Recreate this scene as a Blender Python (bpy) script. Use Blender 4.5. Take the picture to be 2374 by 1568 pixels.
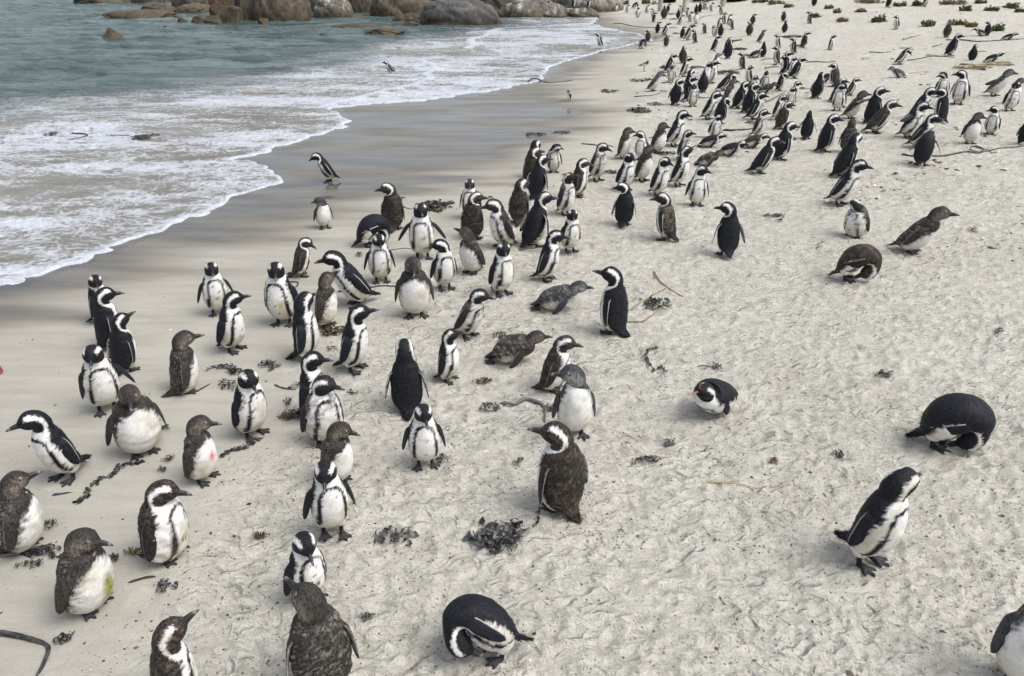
import bpy, math, random
import numpy as np
for o in list(bpy.data.objects): bpy.data.objects.remove(o)
scene = bpy.context.scene
col = scene.collection
# ---------------------------------------------------------------- camera
CAM_H = 3.3; FD = 1846.0; PITCH = 0.451878

cam = bpy.data.cameras.new('camera'); camo = bpy.data.objects.new('camera', cam); col.objects.link(camo)
camo.location = (0, 0, CAM_H); camo.rotation_euler = (math.pi/2-PITCH, 0, 0)
cam.sensor_width = 36; cam.lens = FD/2373*36; cam.clip_end = 2000; cam.clip_start = .05
scene.camera = camo
# ---------------------------------------------------------------- overcast sky and soft sun
SUN_EL, SUN_AZ = math.radians(58), math.radians(112)      # azimuth clockwise from +Y: high on the right
world = bpy.data.worlds.new('World'); scene.world = world; world.use_nodes = True
wt = world.node_tree; bg = wt.nodes['Background']
sky = wt.nodes.new('ShaderNodeTexSky'); sky.sky_type = 'NISHITA'; sky.sun_disc = False
sky.sun_elevation = SUN_EL; sky.sun_rotation = SUN_AZ; sky.air_density = 1.0; sky.dust_density = 4.0; sky.ozone_density = 1.0
hs = wt.nodes.new('ShaderNodeHueSaturation'); hs.inputs['Saturation'].default_value = .42
wt.links.new(sky.outputs[0], hs.inputs['Color']); wt.links.new(hs.outputs[0], bg.inputs['Color'])
bg.inputs['Strength'].default_value = .15
sl = bpy.data.lights.new('sun', 'SUN'); sl.energy = 1.1; sl.angle = math.radians(34); sl.color = (1, .975, .94)
so = bpy.data.objects.new('sun', sl); col.objects.link(so)
so.rotation_euler = (math.pi/2-SUN_EL, 0, math.pi-SUN_AZ)
so.location = (0, 0, 30)
scene.view_settings.view_transform = 'Standard'; scene.view_settings.look = 'None'
scene.view_settings.exposure = .55; scene.view_settings.gamma = 1

scene.cycles.max_bounces = 4; scene.cycles.diffuse_bounces = 2; scene.cycles.glossy_bounces = 2; scene.cycles.transmission_bounces = 1
scene.cycles.caustics_reflective = False; scene.cycles.caustics_refractive = False

# ---------------------------------------------------------------- penguin builder (pure numpy)
def pchip(x, y, xi):
    x = np.asarray(x, float); y = np.asarray(y, float); xi = np.asarray(xi, float)
    h = np.diff(x); d = np.diff(y)/h
    m = np.zeros_like(y)
    for i in range(1, len(x)-1):
        if d[i-1]*d[i] > 0:
            w1 = 2*h[i]+h[i-1]; w2 = h[i]+2*h[i-1]
            m[i] = (w1+w2)/(w1/d[i-1]+w2/d[i])
    m[0] = d[0]; m[-1] = d[-1]
    k = np.clip(np.searchsorted(x, xi)-1, 0, len(x)-2)
    t = np.clip((xi-x[k])/h[k], 0, 1)
    return ((1+2*t)*(1-t)**2*y[k] + t*(1-t)**2*h[k]*m[k] + t*t*(3-2*t)*y[k+1] + t*t*(t-1)*h[k]*m[k+1])

def sst(a, b, x):
    t = np.clip((np.asarray(x, float)-a)/(b-a), 0, 1)
    return t*t*(3-2*t)

def hash2(ix, iy, seed=0):
    n = (ix.astype(np.int64)*374761393 + iy.astype(np.int64)*668265263 + seed*974634177) & 0x7fffffff
    n = ((n ^ (n >> 13))*1274126177) & 0x7fffffff
    n = ((n ^ (n >> 16))*2246822519) & 0x7fffffff
    return ((n ^ (n >> 15)) & 0xffffff)/float(0xffffff)

def vnoise(x, y, seed=0):
    x = np.asarray(x, float); y = np.asarray(y, float)
    ix = np.floor(x); iy = np.floor(y); fx = x-ix; fy = y-iy
    fx = fx*fx*(3-2*fx); fy = fy*fy*(3-2*fy)
    a = hash2(ix, iy, seed); b = hash2(ix+1, iy, seed); c = hash2(ix, iy+1, seed); d = hash2(ix+1, iy+1, seed)
    return (a*(1-fx)+b*fx)*(1-fy)+(c*(1-fx)+d*fx)*fy

def fbm(x, y, seed=0, o=4):
    s = 0; a = .5; t = 0
    for k in range(o):
        s = s+a*vnoise(x*2**k+k*17.3, y*2**k-k*9.1, seed+k); t += a; a *= .5
    return s/t

# s, pitch, ventral radius, dorsal radius, half width
KEYS = np.array([
 (0.000, 62, .003, .003, .010), (0.030, 60, .008, .008, .030), (0.060, 55, .017, .015, .042),
 (0.090, 50, .040, .031, .060), (0.120, 42, .070, .045, .086), (0.160, 30, .092, .058, .103),
 (0.210, 18, .101, .070, .109), (0.270,  9, .097, .078, .108), (0.330,  4, .088, .077, .101),
 (0.380,  0, .077, .070, .089), (0.420, -2, .065, .060, .076), (0.455, -1, .055, .053, .065),
 (0.490,  4, .048, .049, .056), (0.520, 16, .044, .050, .052), (0.550, 38, .042, .054, .051),
 (0.580, 66, .041, .055, .049), (0.605, 86, .038, .050, .044), (0.628, 97, .031, .039, .035),
 (0.645, 99, .022, .026, .023), (0.658, 97, .014, .014, .014), (0.664, 95, .009, .008, .009)])
SEND = .664
LODS = {0: (84, 44), 1: (54, 28), 2: (34, 18)}
BANDS = np.array([(.398, 0), (.396, .022), (.389, .042), (.376, .058), (.355, .070), (.32, .080), (.27, .087), (.21, .093), (.16, .096), (.12, .094), (.09, .085)])

def rotm(axis, a):
    c, s = math.cos(a), math.sin(a)
    if axis == 0: return np.array([[1, 0, 0], [0, c, -s], [0, s, c]])
    if axis == 1: return np.array([[c, 0, s], [0, 1, 0], [-s, 0, c]])
    return np.array([[c, -s, 0], [s, c, 0], [0, 0, 1]])

BLK = np.array((.0085, .0095, .0130)); WHT = np.array((.74, .735, .72)); PNK = np.array((.46, .29, .27))
def plumage(kind, S, TH, B, seed, stain=None, dirt=.3):
    """colour of the coat at spine distance S, angle TH from the breast line (radians)"""
    rs = seed*13 % 9973
    td = np.degrees(np.abs(TH)); arc = np.abs(TH)*np.maximum(B, .06)
    jag = (vnoise(S*330, TH*22, rs)-.5)
    jag2 = (vnoise(S*120, TH*9, rs+5)-.5)
    n1 = fbm(S*60, TH*6, rs+9, 3); n2 = vnoise(S*420, TH*40, rs+11)
    fine = (.75+.5*n2)[..., None]
    if kind == 'J': base = np.array((.030, .0265, .0235))
    elif kind == 'S': base = np.array((.036, .038, .044))
    elif kind == 'B': base = np.array((.020, .017, .0145))
    elif kind == 'M': base = np.array((.016, .016, .018))
    else: base = BLK.copy()
    dark = base*fine*(.75+.5*n1[..., None])
    cream = WHT*np.array((.97, .95, .88))
    wm = np.clip(sst(.34, .12, S)*dirt*(.5+n1)+.9*dirt*sst(.52, .72, fbm(S*16, TH*1.6, rs+70, 4)), 0, 1)
    white = WHT*(1-wm[..., None])+cream*np.array((.70, .66, .55))*wm[..., None]
    white = white*(.93+.10*n2[..., None])
    if kind in 'JS':
        edge = pchip([0, .06, .09, .12, .20, .28, .33, .36, .385, .40, .7], [0, 0, 40, 66, 76, 68, 57, 42, 14, -8, -9], S)
        if kind == 'S': edge = pchip([0, .06, .09, .12, .20, .28, .33, .38, .43, .46, .475, .49, .7], [0, 0, 45, 72, 84, 80, 72, 58, 52, 46, 25, -8, -9], S)
        mix = sst(-13, 11, td-edge+jag*22+jag2*16)
        col = white*(1-mix[..., None])+dark*mix[..., None]
        tan = sst(.485, .52, S)*sst(.66, .61, S)*sst(150, 85, td)*(.30+1.1*n1*n1+.25*n2)
        tc = np.array((.17, .145, .118)) if kind == 'J' else np.array((.26, .26, .25))
        col = col*(1-tan[..., None])+tc*tan[..., None]
        # pale line round the throat
        ring = np.exp(-((S-.505)/.006)**2)*sst(95, 60, td)*(.55 if kind == 'S' else .35)
        col = col*(1-ring[..., None])+np.array((.42, .39, .35))*ring[..., None]
        flk = sst(.58, .80, n2)*sst(60, 100, td)*.75*sst(.05, .1, S)*sst(.5, .45, S)
        col = col*(1-flk[..., None])+np.array((.17, .152, .135))*flk[..., None]
    else:
        back = pchip([0, .06, .09, .12, .20, .28, .34, .39, .43, .47, .50, .52, .55, .60, .625, .64, .7],
                     [0, 30, 66, 84, 90, 81, 68, 62, 74, 94, 108, 121, 138, 147, 142, 110, 60], S)
        mk = sst(-5, 5, td-back+jag*17+jag2*9)
        # breast band
        d = np.full(S.shape, 9.)
        for (s0, w0), (s1, w1) in zip(BANDS[:-1], BANDS[1:]):
            vx, vy = s1-s0, w1-w0; L = vx*vx+vy*vy
            t = np.clip(((S-s0)*vx+(arc-w0)*vy)/L, 0, 1)
            d = np.minimum(d, np.hypot(S-s0-t*vx, arc-w0-t*vy))
        bw = .0095+.008*sst(.38, .24, S)
        band = sst(.0025, -.0025, d-bw+jag*.009+jag2*.006)
        # face mask
        sm = pchip([0, 40, 75, 105, 122, 181], [.464, .468, .490, .530, .560, .7], td)
        mask = sst(-.003, .003, S-sm+jag*.004)*sst(3, -3, td-pchip([.5, .56, .59, .606, .622, .64, .7], [110, 115, 119, 122, 148, 172, 180], S)+jag*6)
        tail = sst(.085, .07, S)
        k = np.maximum.reduce([mk, band, mask, tail])
        spot = (vnoise(S*75+3, TH*B*75, rs+31) > .89)*(td < 55)*(S > .14)*(S < .37)*.75
        k = np.maximum(k, spot)
        if kind == 'M':
            fl = sst(.50, .62, fbm(S*22, TH*3, rs+40, 4))*sst(.10, .16, S)*sst(.50, .44, S)
            fl = np.maximum(fl, sst(.36, .39, S+jag2*.03)*sst(.455, .43, S+jag2*.03)*sst(20, 50, td+60*jag2)*.95)
            bc = np.array((.085, .068, .054))*(.5+1.0*n2[..., None])
            dark = dark*(1-fl[..., None]) + bc*fl[..., None]
            k = np.maximum(k, fl*sst(.26, .36, S)*.75*(n2 > .35))
            white = white*(.78+.25*n1[..., None])
        if kind == 'B':
            bc = np.array((.060, .046, .036))*(.4+1.2*n2[..., None])
            fl = sst(.42, .66, n1)*.8
            dark = dark*(1-fl[..., None])+bc*fl[..., None]
        col = white*(1-k[..., None])+dark*k[..., None]
    pk = np.exp(-((S-.616)/.0095)**2-((td-124)/9)**2)*1.1
    pk = np.clip(pk, 0, .9)*(sst(.3, .6, pk))*(.55 if kind in 'JS' else .85)
    col = col*(1-pk[..., None])+PNK*pk[..., None]
    if stain:
        for (s0, t0, rsx, rt, c, a) in stain:
            m = np.exp(-((S-s0)/rsx)**2-((np.degrees(TH)-t0)/rt)**2)*a*(.6+.8*n1)
            m = np.clip(m, 0, .95)[..., None]
            col = col*(1-m)+np.array(c)*m
    return np.clip(col, .004, .9)

def grid_faces(n, m, closed=True, off=0):
    i = np.arange(n-1)[:, None]; j = np.arange(m if closed else m-1)[None, :]
    j2 = (j+1) % m
    f = np.stack([i*m+j+0*j2, i*m+j2, (i+1)*m+j2, (i+1)*m+j], -1).reshape(-1, 4)
    return f+off

def foot_mesh(yaw, pos, roll=0.):
    o = [(-.018, 0), (-.010, -.011), (.030, -.024), (.060, -.040), (.070, -.038), (.060, -.022), (.064, -.010), (.088, -.006),
         (.094, 0), (.088, .006), (.064, .010), (.060, .022), (.070, .038), (.060, .040), (.030, .024), (-.010, .011)]
    o = np.array(o); n = len(o)
    bot = np.c_[o, np.full(n, -.004)]
    zt = np.array([.006, .008, .008, .008, .004, .003, .003, .007, .004, .007, .003, .003, .004, .008, .008, .008])
    top = np.c_[o*.97, zt]
    rid = np.array([(0, 0, .022), (.03, 0, .014), (.045, -.020, .012), (.045, .020, .012), (.062, 0, .011)])
    V = np.r_[bot, top, rid]
    F = [(i, (i+1) % n, n+(i+1) % n, n+i) for i in range(n)]
    c0, c1, a, b, m = 2*n, 2*n+1, 2*n+2, 2*n+3, 2*n+4
    T = lambda i: n+i
    F += [(T(0), T(1), c0), (T(1), T(2), c1, c0), (T(2), T(3), a), (T(2), a, c1), (T(3), T(4), a), (T(4), T(5), a), (T(5), T(6), c1, a), (T(6), T(7), m, c1),
          (T(7), T(8), m), (T(8), T(9), m), (T(9), T(10), c1, m), (T(10), T(11), b, c1), (T(11), T(12), b), (T(12), T(13), b), (T(13), T(14), b),
          (T(14), c1, b), (T(14), T(15), c0, c1), (T(15), T(0), c0)]
    c, s = math.cos(yaw), math.sin(yaw)
    R = np.array([[c, -s, 0], [s, c, 0], [0, 0, 1]])
    return V@R.T+np.array(pos), F

def build_penguin(kind='A', lod=1, seed=1, lean=0., neck=0., hp=0., yaw=0., side=0., sp=8., sw=0., phi=None, hip=None,
                  leg=.0, stride=0., lie=False, open_=0., stain=None, dirt=.65, fat=1., fluff=0, fl=None, nolegs=False, tail=0., roll=0., **kw):
    """returns dict of parts: body, beak, eye (two); units metres, facing +X, feet on z=0"""
    rng = np.random.RandomState(seed)
    j_ = rng.uniform(-1, 1, 4); lean = lean+j_[0]*3.5; neck = neck+j_[1]*6; hp = hp+j_[2]*4; fat = fat*(1.045+.05*j_[3])
    NS, NT = LODS[lod]
    w = np.concatenate([np.linspace(0, .1, int(NS*.14), endpoint=False), np.linspace(.1, .46, int(NS*.42), endpoint=False),
                        np.linspace(.46, SEND, NS-int(NS*.14)-int(NS*.42))])
    S = w; n = len(S)
    base = pchip(KEYS[:, 0], KEYS[:, 1], S)
    tgt = 93-hp
    if lie:
        p = pchip([0, .08, .14, .2, .3, .37, .42, .47, .52, .56, .60, .664], [60, 60, 68, 74, 72, 64, 54, 46+neck, 56+neck, 74, tgt, tgt], S)
    elif phi is not None:
        p = pchip([a for a, b in phi], [b for a, b in phi], S)
    else:
        body = base+lean*sst(.06, .17, S)+tail*sst(.12, .05, S)
        body = body-lean*.45*sst(.36, .46, S)+neck*sst(.38, .47, S)
        i47 = np.interp(.47, S, body)
        t = sst(.475, .605, S)
        p = body*(S < .475)+(S >= .475)*(i47*(1-t)+tgt*t)
    p = np.radians(p)
    a_y = math.radians(yaw)*sst(.40, .535, S); a_s = math.radians(side)*sst(.38, .52, S)
    k0 = int(np.searchsorted(S, .145))
    R = [None]*n; P = np.zeros((n, 3))
    nk = {'A': .46, 'S': .52}.get(kind, .60) if not lie else .74
    gs = 1+.07*sst(.10, .16, S)*sst(.40, .36, S)-nk*sst(.385, .42, S)*sst(.515, .48, S)-.12*sst(.54, .58, S)
    R[k0] = rotm(0, math.radians(roll))@rotm(1, p[k0])
    for i in range(k0, n-1):
        R[i+1] = R[i]@rotm(1, p[i+1]-p[i])@rotm(2, a_y[i+1]-a_y[i])@rotm(0, a_s[i+1]-a_s[i])
        P[i+1] = P[i]+(R[i][:, 2]+R[i+1][:, 2])*.5*(S[i+1]-S[i])*gs[i]
    for i in range(k0, 0, -1):
        R[i-1] = R[i]@rotm(1, p[i-1]-p[i])
        P[i-1] = P[i]-(R[i][:, 2]+R[i-1][:, 2])*.5*(S[i]-S[i-1])
    R = np.array(R)
    af = pchip(KEYS[:, 0], KEYS[:, 2], S); ab = pchip(KEYS[:, 0], KEYS[:, 3], S); b = pchip(KEYS[:, 0], KEYS[:, 4], S)
    if lie: fat = fat*1.12
    g = (1+(fat-1)*sst(.06, .14, S)*sst(.50, .42, S))*(1+.10*sst(.08, .14, S)+.16*sst(.46, .54, S))
    af, ab, b = af*g, ab*g, b*g*(1-.07*sst(.08, .14, S)*sst(.5, .44, S))
    th = np.linspace(-math.pi, math.pi, NT, endpoint=False)+math.pi/NT*0
    ct, sn = np.cos(th), np.sin(th)
    rad = np.where(ct[None, :] > 0, af[:, None], ab[:, None])
    # ruffled coat
    TH = np.repeat(th[None, :], n, 0); SS = np.repeat(S[:, None], NT, 1); BB = np.repeat(b[:, None], NT, 1)
    bump = 1+(fbm(SS*38, np.cos(TH)*2.2+np.sin(TH)*3.1, seed, 3)-.5)*(.085+.12*fluff)*sst(.05, .12, SS)*sst(.6, .5, SS)
    V = P[:, None, :]+(R[:, None, :, 0]*(rad*ct[None, :]*bump)[..., None]+R[:, None, :, 1]*(b[:, None]*sn[None, :]*bump)[..., None])
    V = V.reshape(-1, 3)
    hz = hip
    if hz is None: hz = .106+leg
    if lie: hz = -V[:, 2].min()-.006
    V[:, 2] += hz; P = P.copy(); P[:, 2] += hz
    if not lie and phi is None:
        # tail rests on the sand, never below it
        low = V[:, 2] < .006
        V[low, 2] = .006-(.006-V[low, 2])*.1
    C = plumage(kind, SS, TH, BB, seed, stain, dirt).reshape(-1, 3)
    F = [tuple(f) for f in grid_faces(n, NT)]
    F.append(tuple(range(NT-1, -1, -1))); F.append(tuple(range((n-1)*NT, n*NT)))
    Vs, Fs, Cs = [V], [F], [C]
    off = len(V)
    def add(v, f, c):
        nonlocal off
        v = np.asarray(v, float)
        c = np.asarray(c, float)
        if c.ndim == 1: c = np.repeat(c[None, :], len(v), 0)
        Vs.append(v); Fs.append([tuple(int(q)+off for q in t) for t in f]); Cs.append(c); off += len(v)
    # flippers
    dk = {'J': (.034, .029, .025), 'S': (.034, .036, .041), 'B': (.020, .018, .016), 'M': (.018, .018, .020)}.get(kind, tuple(BLK*1.2))
    dk = np.array(dk)
    kf = int(np.searchsorted(S, .372))
    nl, nc = {0: (16, 10), 1: (11, 8), 2: (7, 6)}[lod]
    for sgn in (1, -1):
        spa, swa = (sp, sw)
        if lie: spa, swa = sp-2, -38
        if phi is not None and sw == 0: spa, swa = sp-3, -62
        if fl is not None: spa, swa = fl[0] if sgn > 0 else fl[1]
        spa = spa+rng.uniform(-2, 2); swa = swa+rng.uniform(-3, 3)
        Rk = R[kf]; t0 = math.radians(88)
        root = P[kf]+Rk[:, 0]*(af[kf]*math.cos(t0)-.012)+Rk[:, 1]*sgn*(b[kf]*math.sin(t0)+.001)
        q = Rk@rotm(1, math.radians(swa))@rotm(0, sgn*math.radians(spa+1))@rotm(2, -sgn*.30)
        dl, ch, no = -q[:, 2], q[:, 0], sgn*q[:, 1]
        L = .232
        for_u = np.linspace(0, 1, nl)
        wl = pchip([0, .12, .35, .6, .85, .96, 1], [.046, .060, .076, .070, .052, .030, .006], for_u)
        tk = pchip([0, .2, .7, 1], [.016, .010, .0055, .0025], for_u)
        bend = -.030*for_u**2
        cr = for_u*0
        curve = .012*np.sin(for_u*math.pi*.9)*(1-for_u*.3)
        ring = np.linspace(0, 2*math.pi, nc, endpoint=False)
        inn = -.026*sst(.22, 0, for_u)
        v = (root[None, None, :]+dl[None, None, :]*(for_u*L)[:, None, None]
             + ch[None, None, :]*((np.cos(ring)[None, :]*wl[:, None]*.5)+bend[:, None])[..., None]
             + no[None, None, :]*((np.sin(ring)[None, :]*tk[:, None])+curve[:, None])[..., None]
             + (Rk[:, 1]*sgn)[None, None, :]*inn[:, None, None])
        cc = np.cos(ring)[None, :]+0*for_u[:, None]; si = np.sin(ring)[None, :]+0*for_u[:, None]
        uu = for_u[:, None]+0*cc
        nn = vnoise(uu*22+seed, cc*5+si*3, seed+77)
        col = np.repeat(np.repeat(dk[None, None, :], nl, 0), nc, 1)*(.7+.6*nn)[..., None]
        inner = (si < -.3)*sst(.08, .25, uu)*sst(.97, .8, uu)*(nn > .38)*(.75 if kind in 'AMB' else .5)
        col = col*(1-inner[..., None])+np.array((.50, .49, .47))*inner[..., None]
        te = (cc < -.85)*sst(.05, .2, uu)*sst(.98, .85, uu)*(.8 if kind in 'AM' else .3)
        col = col*(1-te[..., None])+np.array((.62, .61, .58))*te[..., None]
        f = [tuple(x) for x in grid_faces(nl, nc)]
        f.append(tuple(range((nl-1)*nc, nl*nc))); f.append(tuple(range(nc-1, -1, -1)))
        if sgn < 0: f = [t[::-1] for t in f]
        add(v.reshape(-1, 3), f, col.reshape(-1, 3))
    # legs and webbed feet
    if not nolegs and not lie:
        hipc = P[k0]
        fdx = .030+.05*math.sin(math.radians(lean))
        for sgn in (1, -1):
            fx = hipc[0]+fdx+sgn*stride*.5
            fy = sgn*.050
            top = np.array((hipc[0]+.012, sgn*.048, hz+.005)); ank = np.array((fx-.004, fy, .016))
            m = {0: 10, 1: 8, 2: 6}[lod]; an = np.linspace(0, 2*math.pi, m, endpoint=False)
            tt = np.array([0, .35, .62, .70, .85, 1.]); rr = np.array([.050, .047, .030, .015, .0125, .0135])*np.array([fat, fat, fat, 1, 1, 1])
            v = []; c = []
            for t_, r_ in zip(tt, rr):
                q = top*(1-t_)+ank*t_
                v.append(np.c_[q[0]+np.cos(an)*r_, q[1]+np.sin(an)*r_, np.full(m, q[2])])
                cw = (.66, .65, .62) if t_ < .65 else (.02, .02, .022)
                if kind in 'J' and t_ < .3: cw = (.5, .48, .44)
                c.append(np.repeat(np.array(cw)[None, :], m, 0))
            add(np.concatenate(v), [tuple(x) for x in grid_faces(len(tt), m)], np.concatenate(c))
            fv, ff = foot_mesh(sgn*.22+rng.uniform(-.15, .15), (fx, fy, .004))
            fc = np.array((.020, .020, .022))*(.7+.8*rng.rand(len(fv))[:, None])
            fc[-5:] = (.05, .05, .052)
            add(fv, ff, fc)
    if lie:
        for sgn in (1, -1):
            q = P[int(np.searchsorted(S, .10))]
            fv, ff = foot_mesh(math.pi+sgn*.3, (q[0]-.01, sgn*.06, .006))
            add(fv, ff, (.02, .02, .022))
    # tufts of loose feathers: tail fringe always, whole coat where it is moulting
    if lod < 2:
        nt = 150 if lod == 0 else 40
        idx = rng.randint(0, max(2, int(n*.10)), nt)*NT+rng.randint(0, NT, nt)
        if fluff:
            ke = int(np.searchsorted(S, .12)); kn = int(np.searchsorted(S, .50))
            nf = int((1100 if lod == 0 else 300)*fluff)
            idx = np.r_[idx, rng.randint(ke, kn, nf)*NT+rng.randint(0, NT, nf)]
        elif lod == 0:
            ke = int(np.searchsorted(S, .12)); kn = int(np.searchsorted(S, .40)); nf = 260
            idx = np.r_[idx, rng.randint(ke, kn, nf)*NT+rng.randint(0, NT, nf)]
        keep = (C[idx].mean(1) < .2)|(rng.rand(len(idx)) < .12*bool(fluff)); keep[:nt] = True
        idx = idx[keep]
        si = idx//NT
        c0 = P[si]; v0 = V[idx]; nrm = v0-c0; nrm /= np.linalg.norm(nrm, axis=1)[:, None]+1e-6
        dn = -R[si][:, :, 2]
        rnd = rng.normal(0, .35, (len(idx), 3))
        ln = np.where(np.arange(len(idx)) < nt, .027, .012)*rng.uniform(.7, 1.3, len(idx))
        out = np.where(np.arange(len(idx)) < nt, .15, .34+.2*bool(fluff))
        d = dn+nrm*out[:, None]+rnd*.6; d /= np.linalg.norm(d, axis=1)[:, None]
        sd = np.cross(d, nrm); sd /= np.linalg.norm(sd, axis=1)[:, None]+1e-6
        wd = .0032
        a = v0-nrm*.002+sd*wd; b_ = v0-nrm*.002-sd*wd; t_ = v0+d*ln[:, None]
        t_[:, 2] = np.maximum(t_[:, 2], .004)
        vv = np.stack([a, b_, t_], 1).reshape(-1, 3)
        ff = [(3*i, 3*i+1, 3*i+2) for i in range(len(idx))]
        cc = np.repeat(C[idx]*rng.uniform(.8, 1.35, (len(idx), 1)), 3, 0)
        add(vv, ff, np.clip(cc, 0, .85))
    # beak
    beaks = []
    Re = R[-1]; pe = P[-1]-Re[:, 2]*.012
    nb = {0: 9, 1: 7, 2: 5}[lod]; mb = {0: 10, 1: 8, 2: 6}[lod]
    def horn(L, h0, w0, drop, up, hook, lower):
        u = np.linspace(0, 1, nb); an = np.linspace(0, 2*math.pi, mb, endpoint=False)
        h = h0*(1-.55*u)*np.sqrt(np.clip(1-u**6, .02, 1)); ww = w0*(1-.62*u)*np.sqrt(np.clip(1-u**6, .02, 1))
        dx = u*L; dz = drop+hook*u**3+up*u
        v = (pe[None, None, :]+Re[:, 2][None, None, :]*dx[:, None, None]
             - Re[:, 0][None, None, :]*((dz)[:, None]+np.cos(an)[None, :]*h[:, None])[..., None]
             + Re[:, 1][None, None, :]*(np.sin(an)[None, :]*ww[:, None])[..., None])
        c = np.repeat(np.array((.020, .020, .022))[None, :], nb*mb, 0).reshape(nb, mb, 3)
        g = np.exp(-((u-.76)/.09)**2)*.8
        c = c*(1-g[:, None, None])+np.array((.26, .26, .27))*g[:, None, None]
        if lower:
            rim = (np.cos(an) > .3)[None, :, None]*np.ones((nb, 1, 1))
            c = np.where(rim > 0, np.array((.38, .10, .10)), c)
        f = [tuple(x) for x in grid_faces(nb, mb)]; f.append(tuple(range((nb-1)*mb, nb*mb)))
        return v.reshape(-1, 3), f, c.reshape(-1, 3)
    if open_ > 0:
        v1, f1, c1 = horn(.078, .0105, .0115, .006, .078*math.tan(math.radians(open_*.6)), -.010, False)
        v2, f2, c2 = horn(.070, .0075, .0105, -.006, -.070*math.tan(math.radians(open_*.5)), 0, True)
        c1 = c1.reshape(nb, mb, 3); an = np.linspace(0, 2*math.pi, mb, endpoint=False); c1[1:-2, np.cos(an) < -.3] = (.40, .10, .10); c1 = c1.reshape(-1, 3)
        bv, bf, bc = np.r_[v1, v2], f1+[tuple(i+len(v1) for i in t) for t in f2], np.r_[c1, c2]
    else:
        bv, bf, bc = horn(.076, .0210, .0150, -.004, -.001, -.010, False)
    eyes = []
    ke = int(np.searchsorted(S, .608))
    for sgn in (1, -1):
        t0 = math.radians(117)
        cpos = P[ke]+R[ke][:, 0]*ab[ke]*math.cos(t0)+R[ke][:, 1]*sgn*b[ke]*math.sin(t0)
        nl2, nm = 6, 8
        la = np.linspace(0, math.pi, nl2); lo = np.linspace(0, 2*math.pi, nm, endpoint=False)
        v = np.stack([np.sin(la)[:, None]*np.cos(lo)[None, :], np.sin(la)[:, None]*np.sin(lo)[None, :], np.cos(la)[:, None]+0*lo[None, :]], -1).reshape(-1, 3)*.0058
        eyes.append((v+cpos, [tuple(x) for x in grid_faces(nl2, nm)], np.repeat(np.array((.012, .010, .009))[None, :], len(v), 0)))
    if lod == 2:
        add(bv, bf, bc)
    if nolegs:
        pass
    # put the feet over the origin
    V = np.concatenate(Vs); C = np.concatenate(Cs); F = [t for fs in Fs for t in fs]
    x0 = P[k0][0]+.03 if not lie else P[int(np.searchsorted(S, .25))][0]
    sh = np.array((x0, 0, 0))
    out = {'body': (V-sh, F, C)}
    if lod < 2:
        out['beak'] = (bv-sh, bf, bc)
        out['eye'] = [(v-sh, f, c) for v, f, c in eyes]
    return out

# ---------------------------------------------------------------- where things are (metres; camera stands at x=0, y=0)
SHORE = [(-5.551, 7.999), (-5.387, 8.212), (-5.194, 8.681), (-4.964, 9.275), (-4.706, 9.943), (-4.484, 10.403), (-4.254, 11.113), (-4.053, 11.673), (-3.651, 12.109), (-3.412, 12.441), (-3.714, 12.873), (-3.877, 12.957), (-4.429, 13.635), (-4.872, 13.982), (-4.818, 14.178), (-4.387, 14.869), (-3.961, 15.822), (-3.609, 17.076), (-3.589, 17.6), (-4.036, 18.524), (-4.415, 19.249), (-3.949, 19.365), (-2.986, 19.782), (-1.486, 20.733), (-0.191, 22.143), (0.771, 23.322), (1.112, 24.176), (1.013, 25.571), (1.449, 27.127), (2.131, 28.872), (3.376, 30.842), (4.623, 33.085), (5.555, 34.76), (6.025, 36.033), (5.502, 38.223), (4.4, 40.685), (4.007, 43.202), (4.608, 46.037)]
WET = [(-4.935, 6.932), (-4.682, 7.668), (-4.324, 8.408), (-3.848, 9.12), (-3.275, 9.855), (-2.787, 10.657), (-2.154, 11.156), (-1.538, 11.744), (-1.131, 12.337), (-0.617, 13.042), (-0.049, 13.95), (0.429, 14.869), (1.485, 17.029), (1.916, 18.206), (1.6, 19.782), (1.329, 21.416), (1.37, 23.158), (1.935, 26.071), (3.022, 28.872), (4.277, 31.703), (5.45, 34.071), (6.3, 36.033), (6.117, 38.435), (4.98, 42.16), (4.988, 46.341)]
DRY = [(-2.234, 2.821), (-2.095, 3.248), (-2.052, 3.966), (-2.051, 4.713), (-2.004, 5.291), (-1.818, 5.91), (-1.734, 6.743), (-1.385, 7.668), (-1.3, 8.408), (-1.018, 9.599), (-0.502, 10.308), (0.085, 11.331), (0.783, 12.547), (1.473, 14.014), (2.861, 17.122), (3.627, 22.523), (4.563, 28.267), (6.264, 34.76), (7.528, 39.755), (7.012, 44.294), (5.876, 47.918)]
FOAMOUT = [(-12.808, 19.482), (-12.435, 19.904), (-11.722, 20.536), (-10.285, 20.934), (-9.016, 21.92), (-8.232, 23.742), (-7.767, 25.571), (-6.811, 27.127), (-5.858, 29.501), (-5.181, 33.085), (-4.154, 36.033), (-2.921, 39.306), (-0.761, 41.165)]
FRONT = [(-4.415, 19.249), (-3.824, 20.407), (-3.244, 21.63), (-2.663, 22.523), (-2.311, 23.827), (-2.566, 24.534), (-2.443, 25.28), (-2.353, 26.071), (-2.821, 27.127), (-3.297, 28.267)]
FRONT2 = [(-1.619, 31.124), (-1.442, 32.612), (-1.686, 34.241), (-1.208, 35.66), (-0.984, 37.601), (-0.534, 39.755), (1.323, 41.165), (4.225, 43.202)]
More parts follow.
